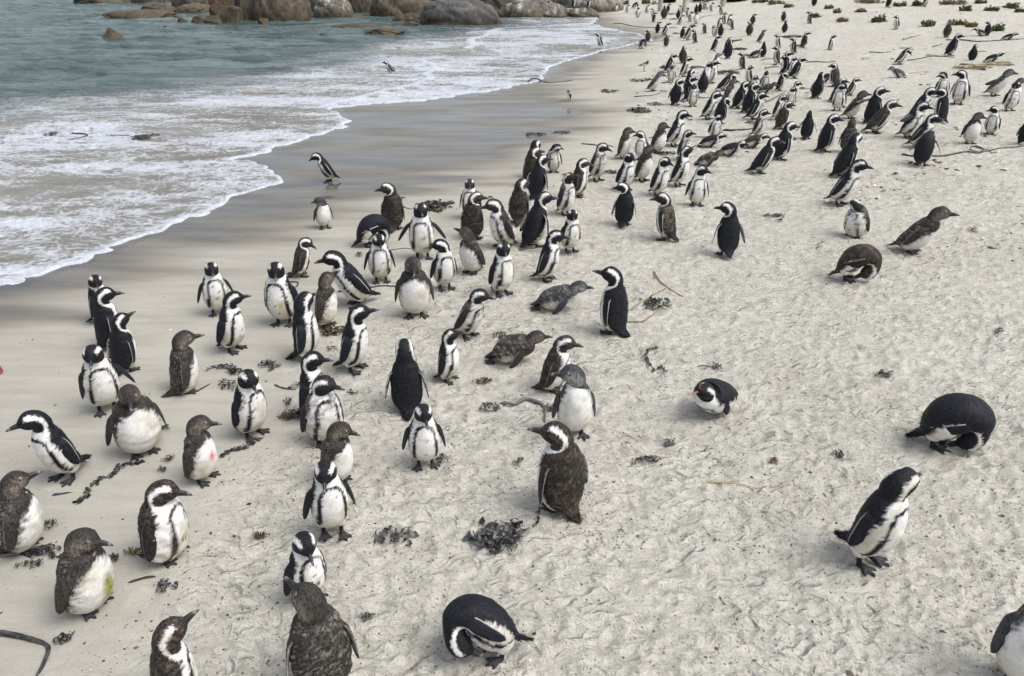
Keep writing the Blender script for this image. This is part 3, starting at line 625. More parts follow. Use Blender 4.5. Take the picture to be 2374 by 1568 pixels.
PENGUINS = [
 (-4.055, 7.167, 0.0, 0.026, 0.952, 1, 'A', -57, 1, {'hp': -10}, 'adult penguin facing us, rearmost of the four lined up at left'),
 (-3.704, 6.584, 0.0, 0.896, 1.091, 0, 'A', -20, 2, {'hp': 2}, 'black-backed adult penguin in right profile, second of four lined up at left'),
 (-3.371, 6.148, 0.0, 1.235, 0.968, 0, 'A', -27, 3, {'hp': 28, 'sp': 4}, 'adult penguin with beak raised, dark back to us, third of four lined up at left'),
 (-3.236, 5.484, 0.0, -0.95, 1.113, 0, 'A', -19, 4, {'hp': -18, 'leg': 0.025, 'sp': 12, 'fl': ((26, -6), (3, 0))}, 'adult penguin stepping forward with one flipper out, frontmost of four lined up at left'),
 (-2.707, 4.888, 0.0, -0.856, 1.132, 0, 'J', -16, 5, {'hp': -12, 'fat': 1.18, 'sp': 12, 'fluff': 0.25}, 'stout juvenile with brown neck and broad white belly, facing us beside seaweed strand'),
 (-2.731, 5.785, 0.0, 0.581, 1.082, 0, 'J', -6, 6, {'hp': 6, 'fluff': 0.35, 'leg': -0.03, 'fat': 1.05}, 'brown juvenile penguin squatting in right profile left of small seaweed pieces'),
 (-2.963, 7.353, 0.0, -1.083, 1.012, 1, 'A', -3, 7, {'hp': -5, 'leg': 0.025, 'sp': 16, 'stride': 0.04}, 'adult penguin walking straight at us across smooth sand with flippers out'),
 (-2.559, 6.541, 0.0, -0.36, 1.062, 0, 'A', 44, 8, {'hp': 4, 'leg': 0.015, 'sp': 10}, 'adult penguin with spotted white belly and head turned right on smooth sand'),
 (-3.094, 4.58, 0.0, -1.989, 1.088, 0, 'A', -30, 9, {'lean': 13, 'hp': -2, 'fluff': 0.22, 'leg': 0.02, 'sp': 4, 'tail': 18}, 'adult penguin leaning forward to the left with loose neck feathers'),
 (-2.995, 3.839, 0.0, 0.313, 1.04, 0, 'J', 18, 10, {'hp': 14, 'fluff': 0.35, 'fat': 1.1, 'leg': -0.01}, 'brown juvenile penguin partly cut off by the left edge'),
 (-2.137, 4.546, 0.0, -0.294, 0.96, 0, 'J', 36, 11, {'hp': -2, 'fluff': 0.25, 'stain': [(0.285, -4, 0.022, 9, (0.72, 0.12, 0.2), 1.4)]}, 'juvenile penguin with a pink paint spot on its white belly'),
 (-2.085, 3.77, 0.0, -0.088, 1.085, 0, 'B', 16, 12, {'hp': -8, 'fluff': 1.0, 'fat': 1.2, 'leg': -0.02, 'sp': 4}, 'fluffed-up adult penguin squatting with ruffled white belly beside yellow seaweed'),
 (-2.362, 3.357, 0.0, -0.19, 1.054, 0, 'J', 14, 13, {'hp': -10, 'fluff': 0.5, 'fat': 1.18, 'leg': -0.01, 'stain': [(0.25, 6, 0.055, 14, (0.2, 0.21, 0.03), 1.5)]}, 'fat juvenile penguin with a green stain down its belly'),
 (-1.603, 2.657, 0.001, 0.578, 1.042, 0, 'B', 0, 14, {'hp': 32, 'fluff': 0.4}, 'brown-backed adult penguin raising its beak, cut off by the bottom edge at left'),
 (-0.924, 2.799, 0.003, -4.254, 1.133, 0, 'J', 32, 15, {'hp': 36, 'fluff': 0.9, 'fat': 1.12}, 'shaggy brown juvenile penguin seen from behind at the bottom edge'),
 (-1.141, 3.403, 0.002, -0.759, 0.93, 0, 'A', -14, 16, {'hp': -22, 'sp': 8}, 'adult penguin with tilted head standing behind the shaggy brown juvenile'),
 (-1.124, 3.968, 0.002, -1.12, 1.021, 0, 'A', -18, 17, {'hp': -16, 'leg': 0.03, 'sp': 12, 'stride': 0.05}, 'adult penguin striding at us on black feet with flippers hanging out'),
 (-1.207, 4.51, 0.002, -0.332, 0.942, 0, 'J', 22, 18, {'hp': -16, 'fluff': 0.3, 'fat': 1.14}, 'plump brown-headed juvenile penguin behind the striding adult'),
 (-0.615, 4.704, 0.004, -1.371, 0.941, 0, 'A', 6, 19, {'hp': -16, 'leg': 0.02, 'sp': 12, 'fat': 1.05}, 'small adult penguin facing us in front of the black-backed one'),
 (-1.964, 5.118, 0.001, -0.506, 1.069, 0, 'A', -24, 20, {'hp': -18, 'leg': 0.015, 'sp': 4}, 'adult penguin looking down at us above a dark seaweed ribbon'),
 (-1.55, 5.371, 0.001, -0.243, 1.047, 0, 'A', 14, 21, {'hp': 4}, 'white-chested adult penguin half hidden behind the scruffy moulting one'),
 (-1.39, 5.016, 0.001, -0.986, 1.085, 0, 'M', 40, 22, {'hp': 2, 'fluff': 1.0, 'fat': 1.05}, 'moulting penguin with brown ruff and tufts of white down on its chest'),
 (-1.39, 6.16, 0.001, -0.267, 1.14, 0, 'A', 20, 23, {'hp': 15, 'sp': 12, 'lean': 6, 'leg': 0.01}, 'adult penguin with raised beak in right profile, tail spread, centre left'),
 (-1.842, 6.361, 0.001, 0.072, 1.156, 0, 'A', 60, 24, {'hp': 6, 'lean': -6}, 'slim adult penguin with head turned away, between two seaweed patches'),
 (-1.816, 7.044, 0.001, -0.132, 1.063, 0, 'J', 18, 25, {'hp': 42, 'fluff': 0.3}, 'brown juvenile penguin pointing its beak upward behind the slim adult'),
 (-2.247, 7.13, 0.0, -1.684, 1.209, 0, 'A', 20, 26, {'hp': -10, 'leg': 0.015, 'stain': [(0.25, 20, 0.03, 10, (0.45, 0.38, 0.12), 0.8)]}, 'adult penguin with pink brows and yellow-stained belly facing us'),
 (-1.576, 7.597, 0.001, -2.518, 1.266, 0, 'A', -22, 27, {'lean': 26, 'hp': -6, 'leg': 0.02, 'stride': 0.05, 'tail': 10}, 'adult penguin walking to the left with its body leaning forward, over kelp stalk'),
 (-2.386, 8.399, 0.0, 0.416, 0.903, 0, 'B', -24, 28, {'hp': -26, 'lean': 8, 'fluff': 0.4}, 'dark mottled penguin bowing its head to the right on smooth sand'),
 (-0.968, 7.306, 0.002, -1.439, 1.256, 0, 'J', 2, 29, {'hp': -8, 'fat': 1.05, 'sp': 8, 'fluff': 0.2}, 'juvenile penguin with brown hood and clean white front facing us, centre'),
 (-0.726, 7.985, 0.003, -1.131, 1.035, 1, 'A', -98, 30, {'hp': -2, 'sp': 8, 'leg': 0.015}, 'adult penguin with head turned left, just behind the hooded juvenile'),
 (-1.45, 8.229, 0.001, -1.327, 1.039, 1, 'A', 4, 31, {'hp': -28, 'sp': 12, 'leg': 0.02}, 'adult penguin facing us with lowered beak beside dark kelp clump'),
 (-1.067, 8.98, 0.002, -1.453, 1.239, 1, 'A', 6, 32, {'hp': -2, 'sp': 30, 'leg': 0.025}, 'adult penguin spreading both flippers wide in front of kelp heap'),
 (-1.816, 9.423, 0.0, 0.295, 1.232, 1, 'A', 0, 33, {'phi': [(0, 56), (0.06, 46), (0.12, 34), (0.2, 36), (0.28, 66), (0.34, 100), (0.4, 138), (0.46, 172), (0.52, 198), (0.58, 222), (0.664, 232)], 'hip': 0.125, 'sp': 2}, 'adult penguin doubled over preening its belly, near the kelp heap'),
 (-1.556, 10.074, 0.001, 1.515, 1.176, 1, 'B', 102, 34, {'hp': 0, 'fluff': 0.5, 'sp': 4}, 'dark brown penguin seen from behind looking left, by the wet sand'),
 (-2.484, 10.137, 0.0, -1.121, 0.85, 1, 'S', -107, 35, {'neck': 38, 'hp': -55, 'sp': 10, 'leg': 0.01}, 'white-bellied penguin tucking its head under a flipper at the wet sand edge'),
 (-2.888, 12.526, 0.0, -2.81, 0.952, 1, 'A', -6, 36, {'lean': 22, 'hp': -26, 'leg': 0.025, 'stride': 0.05, 'sp': 10, 'neck': 14}, 'lone adult penguin walking toward the sea over mirror-wet sand'),
 (-0.447, 8.486, 0.005, -2.216, 1.045, 0, 'J', -78, 37, {'hp': 22, 'fluff': 0.7, 'fat': 1.06, 'lean': 4}, 'ruffled juvenile penguin with dirty white belly and beak raised to the left'),
 (-0.496, 9.668, 0.004, 1.448, 1.14, 1, 'B', -78, 38, {'hp': -4, 'fluff': 0.5, 'sp': 2}, 'brown penguin seen from behind with its bill touching its neighbour'),
 (-0.09, 9.334, 0.008, -2.573, 1.242, 1, 'B', -28, 39, {'hp': -10, 'fluff': 0.5, 'lean': 10, 'fat': 1.05}, 'stocky dark penguin facing left against the brown one seen from behind'),
 (-0.568, 10.575, 0.003, -1.692, 1.059, 1, 'B', 10, 40, {'hp': -8, 'fluff': 0.3}, 'adult penguin facing us behind the bill-touching pair'),
 (0.094, 10.29, 0.009, 1.422, 1.125, 1, 'B', -34, 41, {'hp': 0, 'fluff': 0.5, 'sp': 4}, 'upright brown-backed penguin seen from behind with white cheek to the right'),
 (-0.11, 7.834, 0.008, -0.893, 1.083, 1, 'A', -28, 42, {'hp': -4, 'sp': 6, 'leg': 0.01}, 'neat adult penguin with bold breast band standing upright, right of centre group'),
 (0.368, 8.238, 0.014, -0.359, 1.097, 1, 'A', 14, 43, {'hp': 4, 'lean': 10, 'sp': 8}, 'adult penguin in right profile leaning forward with spread tail on the sand'),
 (0.698, 9.117, 0.021, -1.124, 0.981, 1, 'A', -22, 44, {'hp': -6, 'sp': 10, 'leg': 0.01}, 'adult penguin facing us directly behind the leaning profile one'),
 (0.246, 9.341, 0.012, 0.811, 1.27, 1, 'A', -34, 45, {'hp': 4, 'lean': 14, 'fl': ((10, 0), (34, 14)), 'leg': 0.01}, 'slate-backed adult penguin walking away with one flipper swung out'),
 (0.353, 12.706, 0.012, 1.473, 1.128, 1, 'A', -26, 46, {'hp': -36}, 'adult penguin with lowered head at the back of the row by wet sand'),
 (0.313, 12.12, 0.011, 1.336, 1.153, 1, 'B', -56, 47, {'hp': 2, 'fluff': 0.4, 'sp': 2}, 'mottled brown-backed penguin in the row of three by wet sand'),
 (0.363, 11.481, 0.012, 0.981, 1.147, 1, 'A', -40, 48, {'hp': 10, 'lean': 10, 'sp': 12}, 'adult penguin walking away in front of the mottled row'),
 (0.683, 13.033, 0.019, -1.553, 0.931, 1, 'M', 96, 49, {'neck': 34, 'hp': -52, 'fluff': 0.8, 'leg': 0.01}, 'moulting penguin preening its right shoulder with a fluffy white breast'),
 (0.97, 11.494, 0.026, 0.055, 1.074, 1, 'B', 2, 50, {'hp': -6, 'fluff': 0.5, 'fat': 1.04}, 'dark brown penguin in right profile behind a scruffy moulting one'),
 (0.731, 10.662, 0.021, -0.732, 1.077, 1, 'M', 10, 51, {'hp': 30, 'fluff': 0.9, 'leg': 0.005}, 'scruffy moulting penguin with beak up and thick feather collar'),
 (1.34, 12.419, 0.037, -0.841, 1.116, 1, 'M', 32, 52, {'hp': -10, 'fluff': 0.6, 'leg': 0.02, 'sp': 6}, 'thin moulting penguin standing tall with ragged nape and white front'),
 (1.918, 13.805, 0.056, -0.627, 1.018, 1, 'J', 28, 53, {'hp': 0, 'fluff': 0.6}, 'shaggy brown juvenile penguin left of a preening adult, mid beach'),
 (2.22, 13.668, 0.067, -2.081, 0.937, 1, 'B', -60, 54, {'hp': -4, 'fluff': 0.2}, 'adult penguin looking left between two shaggy juveniles'),
 (2.034, 12.305, 0.06, -0.827, 1.1, 1, 'J', 10, 55, {'hp': 4, 'fluff': 1.0, 'lean': 8}, 'ragged brown juvenile penguin with feathers sticking out behind'),
 (2.575, 14.132, 0.08, -0.948, 1.05, 1, 'J', 18, 56, {'hp': 0, 'fluff': 0.4, 'fat': 1.08}, 'juvenile penguin with brown hood and fat cream belly beside walking adult'),
 (2.944, 14.639, 0.095, -0.687, 1.22, 1, 'A', 28, 57, {'hp': -4, 'lean': 14, 'sp': 14, 'leg': 0.015}, 'adult penguin walking right behind the cream-bellied juvenile'),
 (2.919, 13.558, 0.094, -0.98, 0.965, 1, 'M', 40, 58, {'hp': 8, 'fluff': 0.6}, 'scruffy moulting penguin standing over the lying birds'),
 (2.517, 11.942, 0.078, -0.766, 1.13, 1, 'A', 28, 59, {'hp': 26, 'open_': 34, 'lean': 6, 'sp': 8}, 'adult penguin braying with open beak pointed up'),
 (2.14, 11.495, 0.064, -0.882, 1.077, 1, 'A', 8, 60, {'hp': -6, 'lean': 8}, 'adult penguin facing right with tail on sand, left of the braying one'),
 (1.704, 11.829, 0.049, -1.016, 1.065, 1, 'A', -4, 61, {'hp': -4}, 'adult penguin with broad white front, left of the ragged brown juvenile'),
 (2.586, 10.881, 0.081, -1.63, 1.053, 1, 'A', 52, 62, {'hp': -2, 'sp': 10}, 'adult penguin facing us alone at the right end of the middle group'),
 (1.468, 10.091, 0.041, 1.217, 1.048, 1, 'A', 100, 63, {'hp': 2, 'sp': 12}, 'slate-backed penguin seen from behind looking left, open sand in front'),
 (1.928, 9.478, 0.057, -3.866, 1.132, 1, 'M', 44, 64, {'hp': 0, 'fluff': 0.35, 'lean': 6, 'sp': 5}, 'grey-flippered penguin facing left with pale mottled face'),
 (2.516, 8.849, 0.078, -4.675, 1.143, 1, 'A', 58, 65, {'hp': 4, 'sp': 14, 'leg': 0.01}, 'black-backed penguin walking away alone, looking left, mid right'),
 (3.546, 14.424, 0.118, -0.276, 0.85, 2, 'A', 2, 66, {'lie': True, 'hp': -4}, 'adult penguin lying on its belly, topmost of the lying birds at left'),
 (3.739, 13.737, 0.126, -0.301, 0.875, 2, 'A', 2, 67, {'lie': True, 'hp': -6}, 'adult penguin stretched out on its belly, middle of the lying birds'),
 (3.227, 13.131, 0.106, -0.346, 0.85, 2, 'J', 6, 68, {'lie': True, 'hp': -8, 'fluff': 0.3}, 'brown juvenile penguin lying on its belly in front of the lying adults'),
 (4.269, 14.261, 0.147, -0.326, 0.85, 2, 'B', 2, 69, {'lie': True, 'hp': -8}, 'brown-backed penguin lying down at the right end of the lying birds'),
 (3.798, 15.102, 0.128, -1.468, 0.85, 2, 'A', 50, 70, {'hp': -4}, 'adult penguin standing behind the lying birds in front of a kelp stalk'),
 (0.452, 7.414, 0.016, -0.166, 1.022, 1, 'S', 4, 71, {'lie': True, 'hp': 4, 'fluff': 0.2}, 'slate juvenile penguin lying on its belly touching the standing adult'),
 (0.967, 6.853, 0.027, -3.91, 1.228, 0, 'A', 36, 72, {'hp': 18, 'sp': 6, 'leg': -0.01}, 'upright adult penguin in left profile standing beside forked stick'),
 (-0.432, 6.828, 0.005, -0.635, 1.031, 1, 'M', 26, 73, {'hp': -4, 'fluff': 0.7, 'lean': 18, 'leg': 0.01, 'sp': 10}, 'moulting penguin with torn brown collar leaning right'),
 (-0.547, 5.956, 0.004, -0.362, 0.879, 1, 'A', 20, 74, {'hp': 24, 'sp': 5}, 'adult penguin with upturned beak left of the lying brown juvenile'),
 (0.009, 6.282, 0.009, -0.106, 0.966, 1, 'J', 4, 75, {'lie': True, 'hp': 8, 'fluff': 0.2}, 'brown juvenile penguin lying on its belly, right of centre'),
 (0.321, 5.775, 0.013, -0.125, 1.015, 1, 'B', -2, 76, {'hp': 0, 'fluff': 1.0, 'fat': 1.08, 'lean': 10, 'leg': -0.02}, 'patchy brown moulting penguin hunched behind the slate juvenile'),
 (0.465, 5.087, 0.016, -1.522, 1.15, 0, 'S', -80, 77, {'hp': 10, 'sp': 9}, 'slate-headed juvenile penguin with white front and head turned left'),
 (0.321, 4.202, 0.013, -4.09, 1.236, 0, 'B', 50, 78, {'hp': 14, 'fluff': 0.6, 'sp': 6, 'leg': -0.01, 'fat': 1.08}, 'large dark brown penguin in left profile beside heaped black seaweed'),
 (-0.83, 5.47, 0.003, 1.652, 1.107, 0, 'A', 2, 79, {'hp': 4, 'sp': 10, 'leg': -0.01}, 'big black-backed penguin seen squarely from behind, centre'),
 (1.568, 5.35, 0.044, -2.205, 1.023, 1, 'A', -24, 80, {'lie': True, 'hp': 34, 'open_': 74, 'sp': -6, 'neck': -14, 'fat': 1.15}, 'adult penguin lying on the sand calling with wide open pink beak'),
 (3.04, 4.834, 0.098, -0.527, 1.27, 0, 'A', 0, 81, {'phi': [(0, 56), (0.06, 46), (0.12, 34), (0.2, 36), (0.28, 66), (0.34, 100), (0.4, 138), (0.46, 172), (0.52, 198), (0.58, 222), (0.664, 232)], 'hip': 0.125, 'sp': 2, 'fat': 1.1}, 'large black penguin doubled over preening its breast at right'),
 (2.073, 3.646, 0.062, -0.936, 1.195, 0, 'A', 84, 82, {'lean': 7, 'neck': 2, 'hp': -4, 'leg': 0.035, 'sp': 2, 'tail': 16}, 'adult penguin leaning forward with head turned away, alone in right foreground'),
 (-0.074, 3.009, 0.008, -2.803, 0.986, 0, 'A', 0, 83, {'phi': [(0, 66), (0.1, 56), (0.2, 46), (0.3, 62), (0.36, 94), (0.42, 134), (0.48, 170), (0.54, 198), (0.6, 220), (0.664, 228)], 'hip': 0.155, 'sp': 4, 'fat': 1.12, 'roll': 38}, 'adult penguin bowing down to scratch its head, bottom centre'),
 (2.48, 2.747, 0.077, -1.991, 1.27, 0, 'S', 2, 84, {'sp': 5}, 'white-bellied penguin cut off by the bottom right corner'),
 (4.495, 10.701, 0.156, -0.851, 1.262, 1, 'A', 22, 85, {'hp': 0, 'lean': 18, 'sp': 10, 'leg': 0.01}, 'adult penguin striding up right with white flank, above the preening grey one'),
 (4.212, 9.371, 0.145, -2.517, 0.932, 1, 'M', -120, 86, {'neck': 46, 'hp': -64, 'fluff': 0.8, 'leg': -0.02, 'fat': 1.3}, 'grey moulting penguin with head buried in its back feathers'),
 (3.582, 7.978, 0.12, -0.457, 1.27, 1, 'B', 0, 87, {'phi': [(0, 56), (0.06, 46), (0.12, 34), (0.2, 36), (0.28, 66), (0.34, 100), (0.4, 138), (0.46, 172), (0.52, 198), (0.58, 222), (0.664, 232)], 'hip': 0.125, 'sp': 2, 'fluff': 0.2}, 'brown penguin doubled over preening, right of open sand'),
 (4.584, 8.776, 0.159, -0.691, 1.27, 1, 'J', 12, 88, {'hp': 10, 'lean': 30, 'fluff': 0.25, 'sp': 5, 'leg': -0.01}, 'dark juvenile penguin leaning forward in right profile, alone at right'),
 (5.049, 12.107, 0.178, 0.338, 1.262, 1, 'A', 16, 89, {'lean': 16, 'hp': 0, 'sp': 8}, 'adult penguin walking away in front of the rusty-backed one'),
 (5.706, 13.612, 0.204, 1.139, 1.043, 1, 'J', -6, 90, {'hp': 0, 'fluff': 0.5}, 'rusty brown-backed penguin seen from behind with dark head'),
 (5.361, 13.751, 0.19, 0.291, 1.185, 1, 'A', -36, 91, {'hp': -2, 'lean': 6, 'sp': 4}, 'slate-backed penguin in right profile standing apart, upper right'),
 (5.396, 14.775, 0.192, 1.081, 0.927, 1, 'A', 6, 92, {'hp': 0, 'sp': 22}, 'slate-backed penguin walking away with flippers held out'),
 (4.465, 13.311, 0.155, 0.375, 1.177, 1, 'A', -22, 93, {'hp': 2, 'lean': 10, 'sp': 14}, 'dark penguin walking away, right of a pair, above the lying birds'),
 (3.898, 12.531, 0.132, 0.082, 1.161, 1, 'A', -12, 94, {'lean': 22, 'hp': -2, 'sp': 6, 'tail': 8}, 'adult penguin leaning forward with white flank line near lying birds'),
 (4.596, 15.137, 0.16, -0.714, 0.965, 1, 'M', 22, 95, {'hp': -4, 'fluff': 0.2, 'lean': 8}, 'grey-flippered penguin facing right behind the leaning pair'),
 (5.2, 15.678, 0.184, 0.343, 1.005, 1, 'B', -44, 96, {'hp': 0, 'fluff': 0.6, 'lean': 10}, 'mottled brown penguin facing right in the upper crowd edge'),
 (5.417, 16.629, 0.193, -0.804, 0.953, 1, 'B', 18, 97, {'hp': -6, 'fluff': 0.7}, 'speckled dark penguin tucked behind the mottled brown one'),
 (6.733, 15.059, 0.245, -0.036, 1.27, 1, 'B', -20, 98, {'lean': 26, 'hp': 0, 'sp': 10}, 'brown-backed penguin hurrying right with lowered body, upper right'),
 (7.028, 15.927, 0.257, 0.562, 1.27, 1, 'A', -54, 99, {'hp': 4, 'fl': ((62, 10), (12, 0)), 'lean': 4}, 'tall adult penguin with one flipper thrown out to the left'),
 (8.039, 16.222, 0.298, -0.635, 1.23, 1, 'A', 6, 100, {'lean': 18, 'hp': -12}, 'adult penguin touching bills with another, left of the pair'),
 (8.31, 15.768, 0.308, -4.185, 1.181, 1, 'A', 40, 101, {'hp': -10, 'sp': 5}, 'adult penguin touching bills with another, right of the pair'),
 (7.151, 14.595, 0.262, -0.874, 1.27, 1, 'A', 22, 102, {'hp': -4, 'lean': 14, 'fl': ((6, 0), (66, 10)), 'fluff': 0.3}, 'spotted adult penguin raising a flipper behind it in the upper right group'),
 (6.94, 13.789, 0.254, -0.711, 1.17, 1, 'A', 14, 103, {'lean': 22, 'hp': 2}, 'adult penguin hurrying right in front of the flipper-raising one'),
 (6.472, 12.558, 0.235, 0.885, 1.184, 1, 'A', 2, 104, {'phi': [(0, 70), (0.1, 50), (0.2, 25), (0.3, 20), (0.38, 38), (0.45, 70), (0.52, 100), (0.58, 120), (0.664, 130)], 'sp': 26, 'leg': 0.01}, 'headless-looking penguin bent away from us with flippers out'),
 (9.606, 18.44, 0.36, -1.911, 1.031, 1, 'A', -103, 105, {'neck': 24, 'hp': -46, 'sp': 10}, 'white-fronted adult penguin preening its shoulder behind the bill-touching pair'),
 (9.505, 17.476, 0.356, -2.209, 1.27, 1, 'A', -76, 106, {'hp': -4, 'sp': 8, 'leg': 0.01}, 'tall adult penguin with speckled white front looking left, upper right'),
 (10.095, 16.58, 0.38, -1.629, 1.08, 1, 'A', -32, 107, {'hp': -10, 'sp': 8, 'fat': 1.04}, 'stout adult penguin facing us near the right edge'),
 (10.671, 18.294, 0.403, -1.087, 1.255, 1, 'S', 30, 108, {'lean': 32, 'hp': 0, 'fl': ((8, 0), (40, 20))}, 'dark juvenile penguin leaning right with flippers swept back, near right edge'),
 (10.579, 17.355, 0.399, -1.036, 0.994, 1, 'J', 28, 109, {'hp': 0}, 'brown penguin mostly hidden behind the stout adult at right edge'),
 (7.936, 13.913, 0.293, -1.67, 1.014, 1, 'J', 48, 110, {'hp': -2, 'sp': 8, 'fat': 1.04, 'dirt': 0.6}, 'juvenile penguin with dirty cream belly beside tangled kelp rope'),
 (8.645, 14.577, 0.322, -2.246, 0.928, 1, 'A', -52, 111, {'hp': -6, 'sp': 6}, 'adult penguin close behind the dirty-bellied juvenile'),
 (8.731, 13.72, 0.325, 0.48, 0.85, 2, 'A', -30, 112, {}, 'penguin sliced off by the right edge, only its dark back showing'),
 (6.828, 16.475, 0.249, -0.882, 1.17, 1, 'J', 24, 113, {'hp': 4, 'lean': 22, 'fluff': 0.7}, 'speckled brown juvenile penguin leaning right, upper right of crowd'),
 (6.892, 17.321, 0.252, -1.949, 1.092, 1, 'A', 60, 114, {'neck': 16, 'hp': -34, 'leg': 0.015}, 'white-fronted adult penguin bowing its head sideways to its flank'),
 (7.227, 18.396, 0.265, -0.06, 1.012, 2, 'B', -26, 115, {'hp': -4, 'lean': 14, 'fat': 1.06}, 'big brown penguin standing behind the bowing white-fronted one'),
 (7.823, 19.114, 0.289, -0.388, 0.85, 2, 'B', 0, 116, {'hp': -6, 'hip': 0.075, 'lean': 14}, 'small dark penguin crouching right of the big brown one'),
 (6.97, 18.853, 0.255, 0.519, 1.069, 1, 'A', 20, 117, {'hp': 2, 'sp': 12, 'lean': 5}, 'slate penguin walking away with white flank line, above the lone walker'),
 (7.948, 20.415, 0.294, -4.106, 1.047, 2, 'B', 38, 118, {'hp': -2, 'fat': 1.05}, 'brown-backed penguin facing left, upper right crowd'),
 (7.91, 21.027, 0.292, -0.395, 0.85, 2, 'A', 2, 119, {'lie': True, 'hp': -20}, 'dark penguin lying behind the brown one that faces left'),
 (9.934, 21.368, 0.373, -3.298, 0.85, 2, 'S', -6, 120, {'lie': True, 'hp': -14}, 'slate juvenile penguin lying curled on bare sand, upper right'),
 (10.963, 23.722, 0.415, -0.573, 0.992, 2, 'A', 2, 121, {'lean': 24, 'neck': 50, 'hp': -50, 'sp': 6}, 'adult penguin stooping right over kelp stalks, upper right'),
 (13.006, 25.008, 0.5, 0.184, 1.206, 2, 'A', -36, 122, {'hp': 2, 'lean': 18, 'sp': 12}, 'adult penguin walking up toward the dune, upper right'),
 (15.009, 29.322, 0.61, 1.028, 0.986, 2, 'B', 34, 123, {'hp': -24}, 'brown-backed penguin with lowered head below the dune plants'),
 (16.436, 29.398, 0.669, -4.664, 0.85, 2, 'A', 64, 124, {'hp': 2, 'fat': 1.04}, 'adult penguin facing left beside the green dune bush'),
 (16.191, 29.297, 0.665, -3.472, 0.85, 2, 'A', -6, 125, {'lie': True, 'hp': 0}, 'penguin lying in front of the one beside the dune bush'),
 (13.1, 23.883, 0.501, 0.929, 0.85, 2, 'A', -22, 126, {'hip': 0.075, 'hp': -24, 'fat': 1.1}, 'hunched dark penguin sitting with its back to us near straw'),
 (13.319, 23.282, 0.509, -0.589, 0.85, 2, 'A', -6, 127, {'lie': True, 'hp': 40}, 'penguin lying on dry straw with its beak pointing up'),
 (16.362, 27.987, 0.653, -0.599, 0.85, 2, 'A', 4, 128, {'lie': True, 'hp': 6}, 'dark penguin lying among kelp near the right edge'),
 (14.639, 32.496, 0.618, -2.727, 0.912, 2, 'A', -40, 129, {'hp': -2}, 'adult penguin facing left below the first dune bush'),
 (10.387, 27.505, 0.393, -0.85, 0.868, 2, 'A', 12, 130, {'hp': 14}, 'adult penguin with raised beak standing alone on bare upper sand'),
 (12.618, 36.267, 0.523, -3.686, 0.944, 2, 'A', 12, 131, {'hp': 2}, 'adult penguin in left profile on the bare slope, top right'),
 (9.794, 28.375, 0.368, 0.191, 1.01, 2, 'B', -30, 132, {'hp': 2, 'sp': 10}, 'dark penguin walking right past kelp on the upper slope'),
 (15.38, 43.917, 0.773, 1.024, 1.073, 2, 'A', -8, 133, {}, 'penguin on the slope with its head cut off by the top edge'),
 (17.948, 41.11, 0.886, 0.217, 1.177, 2, 'A', -26, 134, {}, 'penguin cut by the top edge left of another among dune grass'),
 (19.504, 40.744, 0.938, -0.656, 1.151, 2, 'A', 8, 135, {}, 'white-bellied penguin cut by the top edge among dune grass'),
 (12.021, 37.907, 0.492, 0.915, 0.85, 2, 'B', 80, 136, {'hp': -30}, 'dark penguin preening above one pointing its beak up'),
 (10.709, 33.441, 0.412, 1.121, 0.85, 2, 'A', -22, 137, {'hp': 30}, 'dark penguin seen from behind with beak pointing up, upper slope'),
 (10.492, 37.274, 0.398, 0.773, 0.901, 2, 'B', -58, 138, {'hp': 4}, 'dark penguin looking right, rear of two on bare upper sand'),
 (9.283, 33.249, 0.313, 1.124, 0.996, 2, 'B', 70, 139, {'hp': 2}, 'dark brown penguin seen from behind, front of two on bare upper sand'),
 (8.911, 30.506, 0.332, 0.03, 0.85, 2, 'J', -26, 140, {'hp': 34, 'lean': 18}, 'brown juvenile penguin leaning and pointing its beak up, upper beach'),
 (8.999, 28.549, 0.336, -2.958, 0.855, 2, 'A', -24, 141, {'hp': 8, 'lean': 4}, 'adult penguin facing left with bold breast band, upper beach'),
 (9.061, 27.091, 0.338, -3.709, 0.891, 2, 'A', 22, 142, {'hp': 0, 'sp': 8}, 'black-backed penguin looking left beside kelp, upper beach'),
 (7.805, 24.681, 0.288, -3.413, 0.978, 2, 'B', 2, 143, {'hp': 2, 'fluff': 0.2}, 'brown penguin facing left behind a tight trio, upper beach'),
 (7.464, 22.898, 0.275, -2.654, 0.871, 2, 'A', -18, 144, {'hp': -4}, 'white-striped penguin at the left of a tight trio, upper beach'),
 (7.48, 22.881, 0.275, 0.208, 1.069, 2, 'A', -34, 145, {'hp': 0}, 'dark penguin at the back of a tight trio, upper beach'),
 (7.599, 22.675, 0.28, -1.336, 0.85, 2, 'A', 30, 146, {'hp': -2}, 'adult penguin half hidden by the long-bodied walker, upper beach'),
 (7.426, 21.93, 0.273, 0.057, 1.068, 2, 'A', -28, 147, {'hp': -2, 'lean': 20}, 'long-bodied adult penguin walking right at the edge of upper crowd'),
 (7.899, 26.479, 0.292, 1.141, 0.862, 2, 'A', 6, 148, {'sp': 6, 'hp': 6}, 'black-backed penguin seen from behind next to a crouching one'),
 (7.629, 26.405, 0.281, 0.242, 0.85, 2, 'A', 0, 149, {'lie': True, 'hp': -20}, 'dark penguin crouching beside a standing black-backed one'),
 (6.61, 23.982, 0.24, -3.76, 0.866, 2, 'A', 24, 150, {'hp': 2, 'sp': 6}, 'black-backed penguin facing left in a gap of the upper crowd'),
 (6.809, 26.496, 0.248, 1.18, 1.034, 2, 'A', 4, 151, {'sp': 16, 'hp': -14}, 'penguin walking away with flippers out above kelp line'),
 (6.998, 27.521, 0.255, -0.144, 1.049, 2, 'A', 14, 152, {'neck': 20, 'hp': -44}, 'preening penguin hidden behind the one walking away above kelp'),
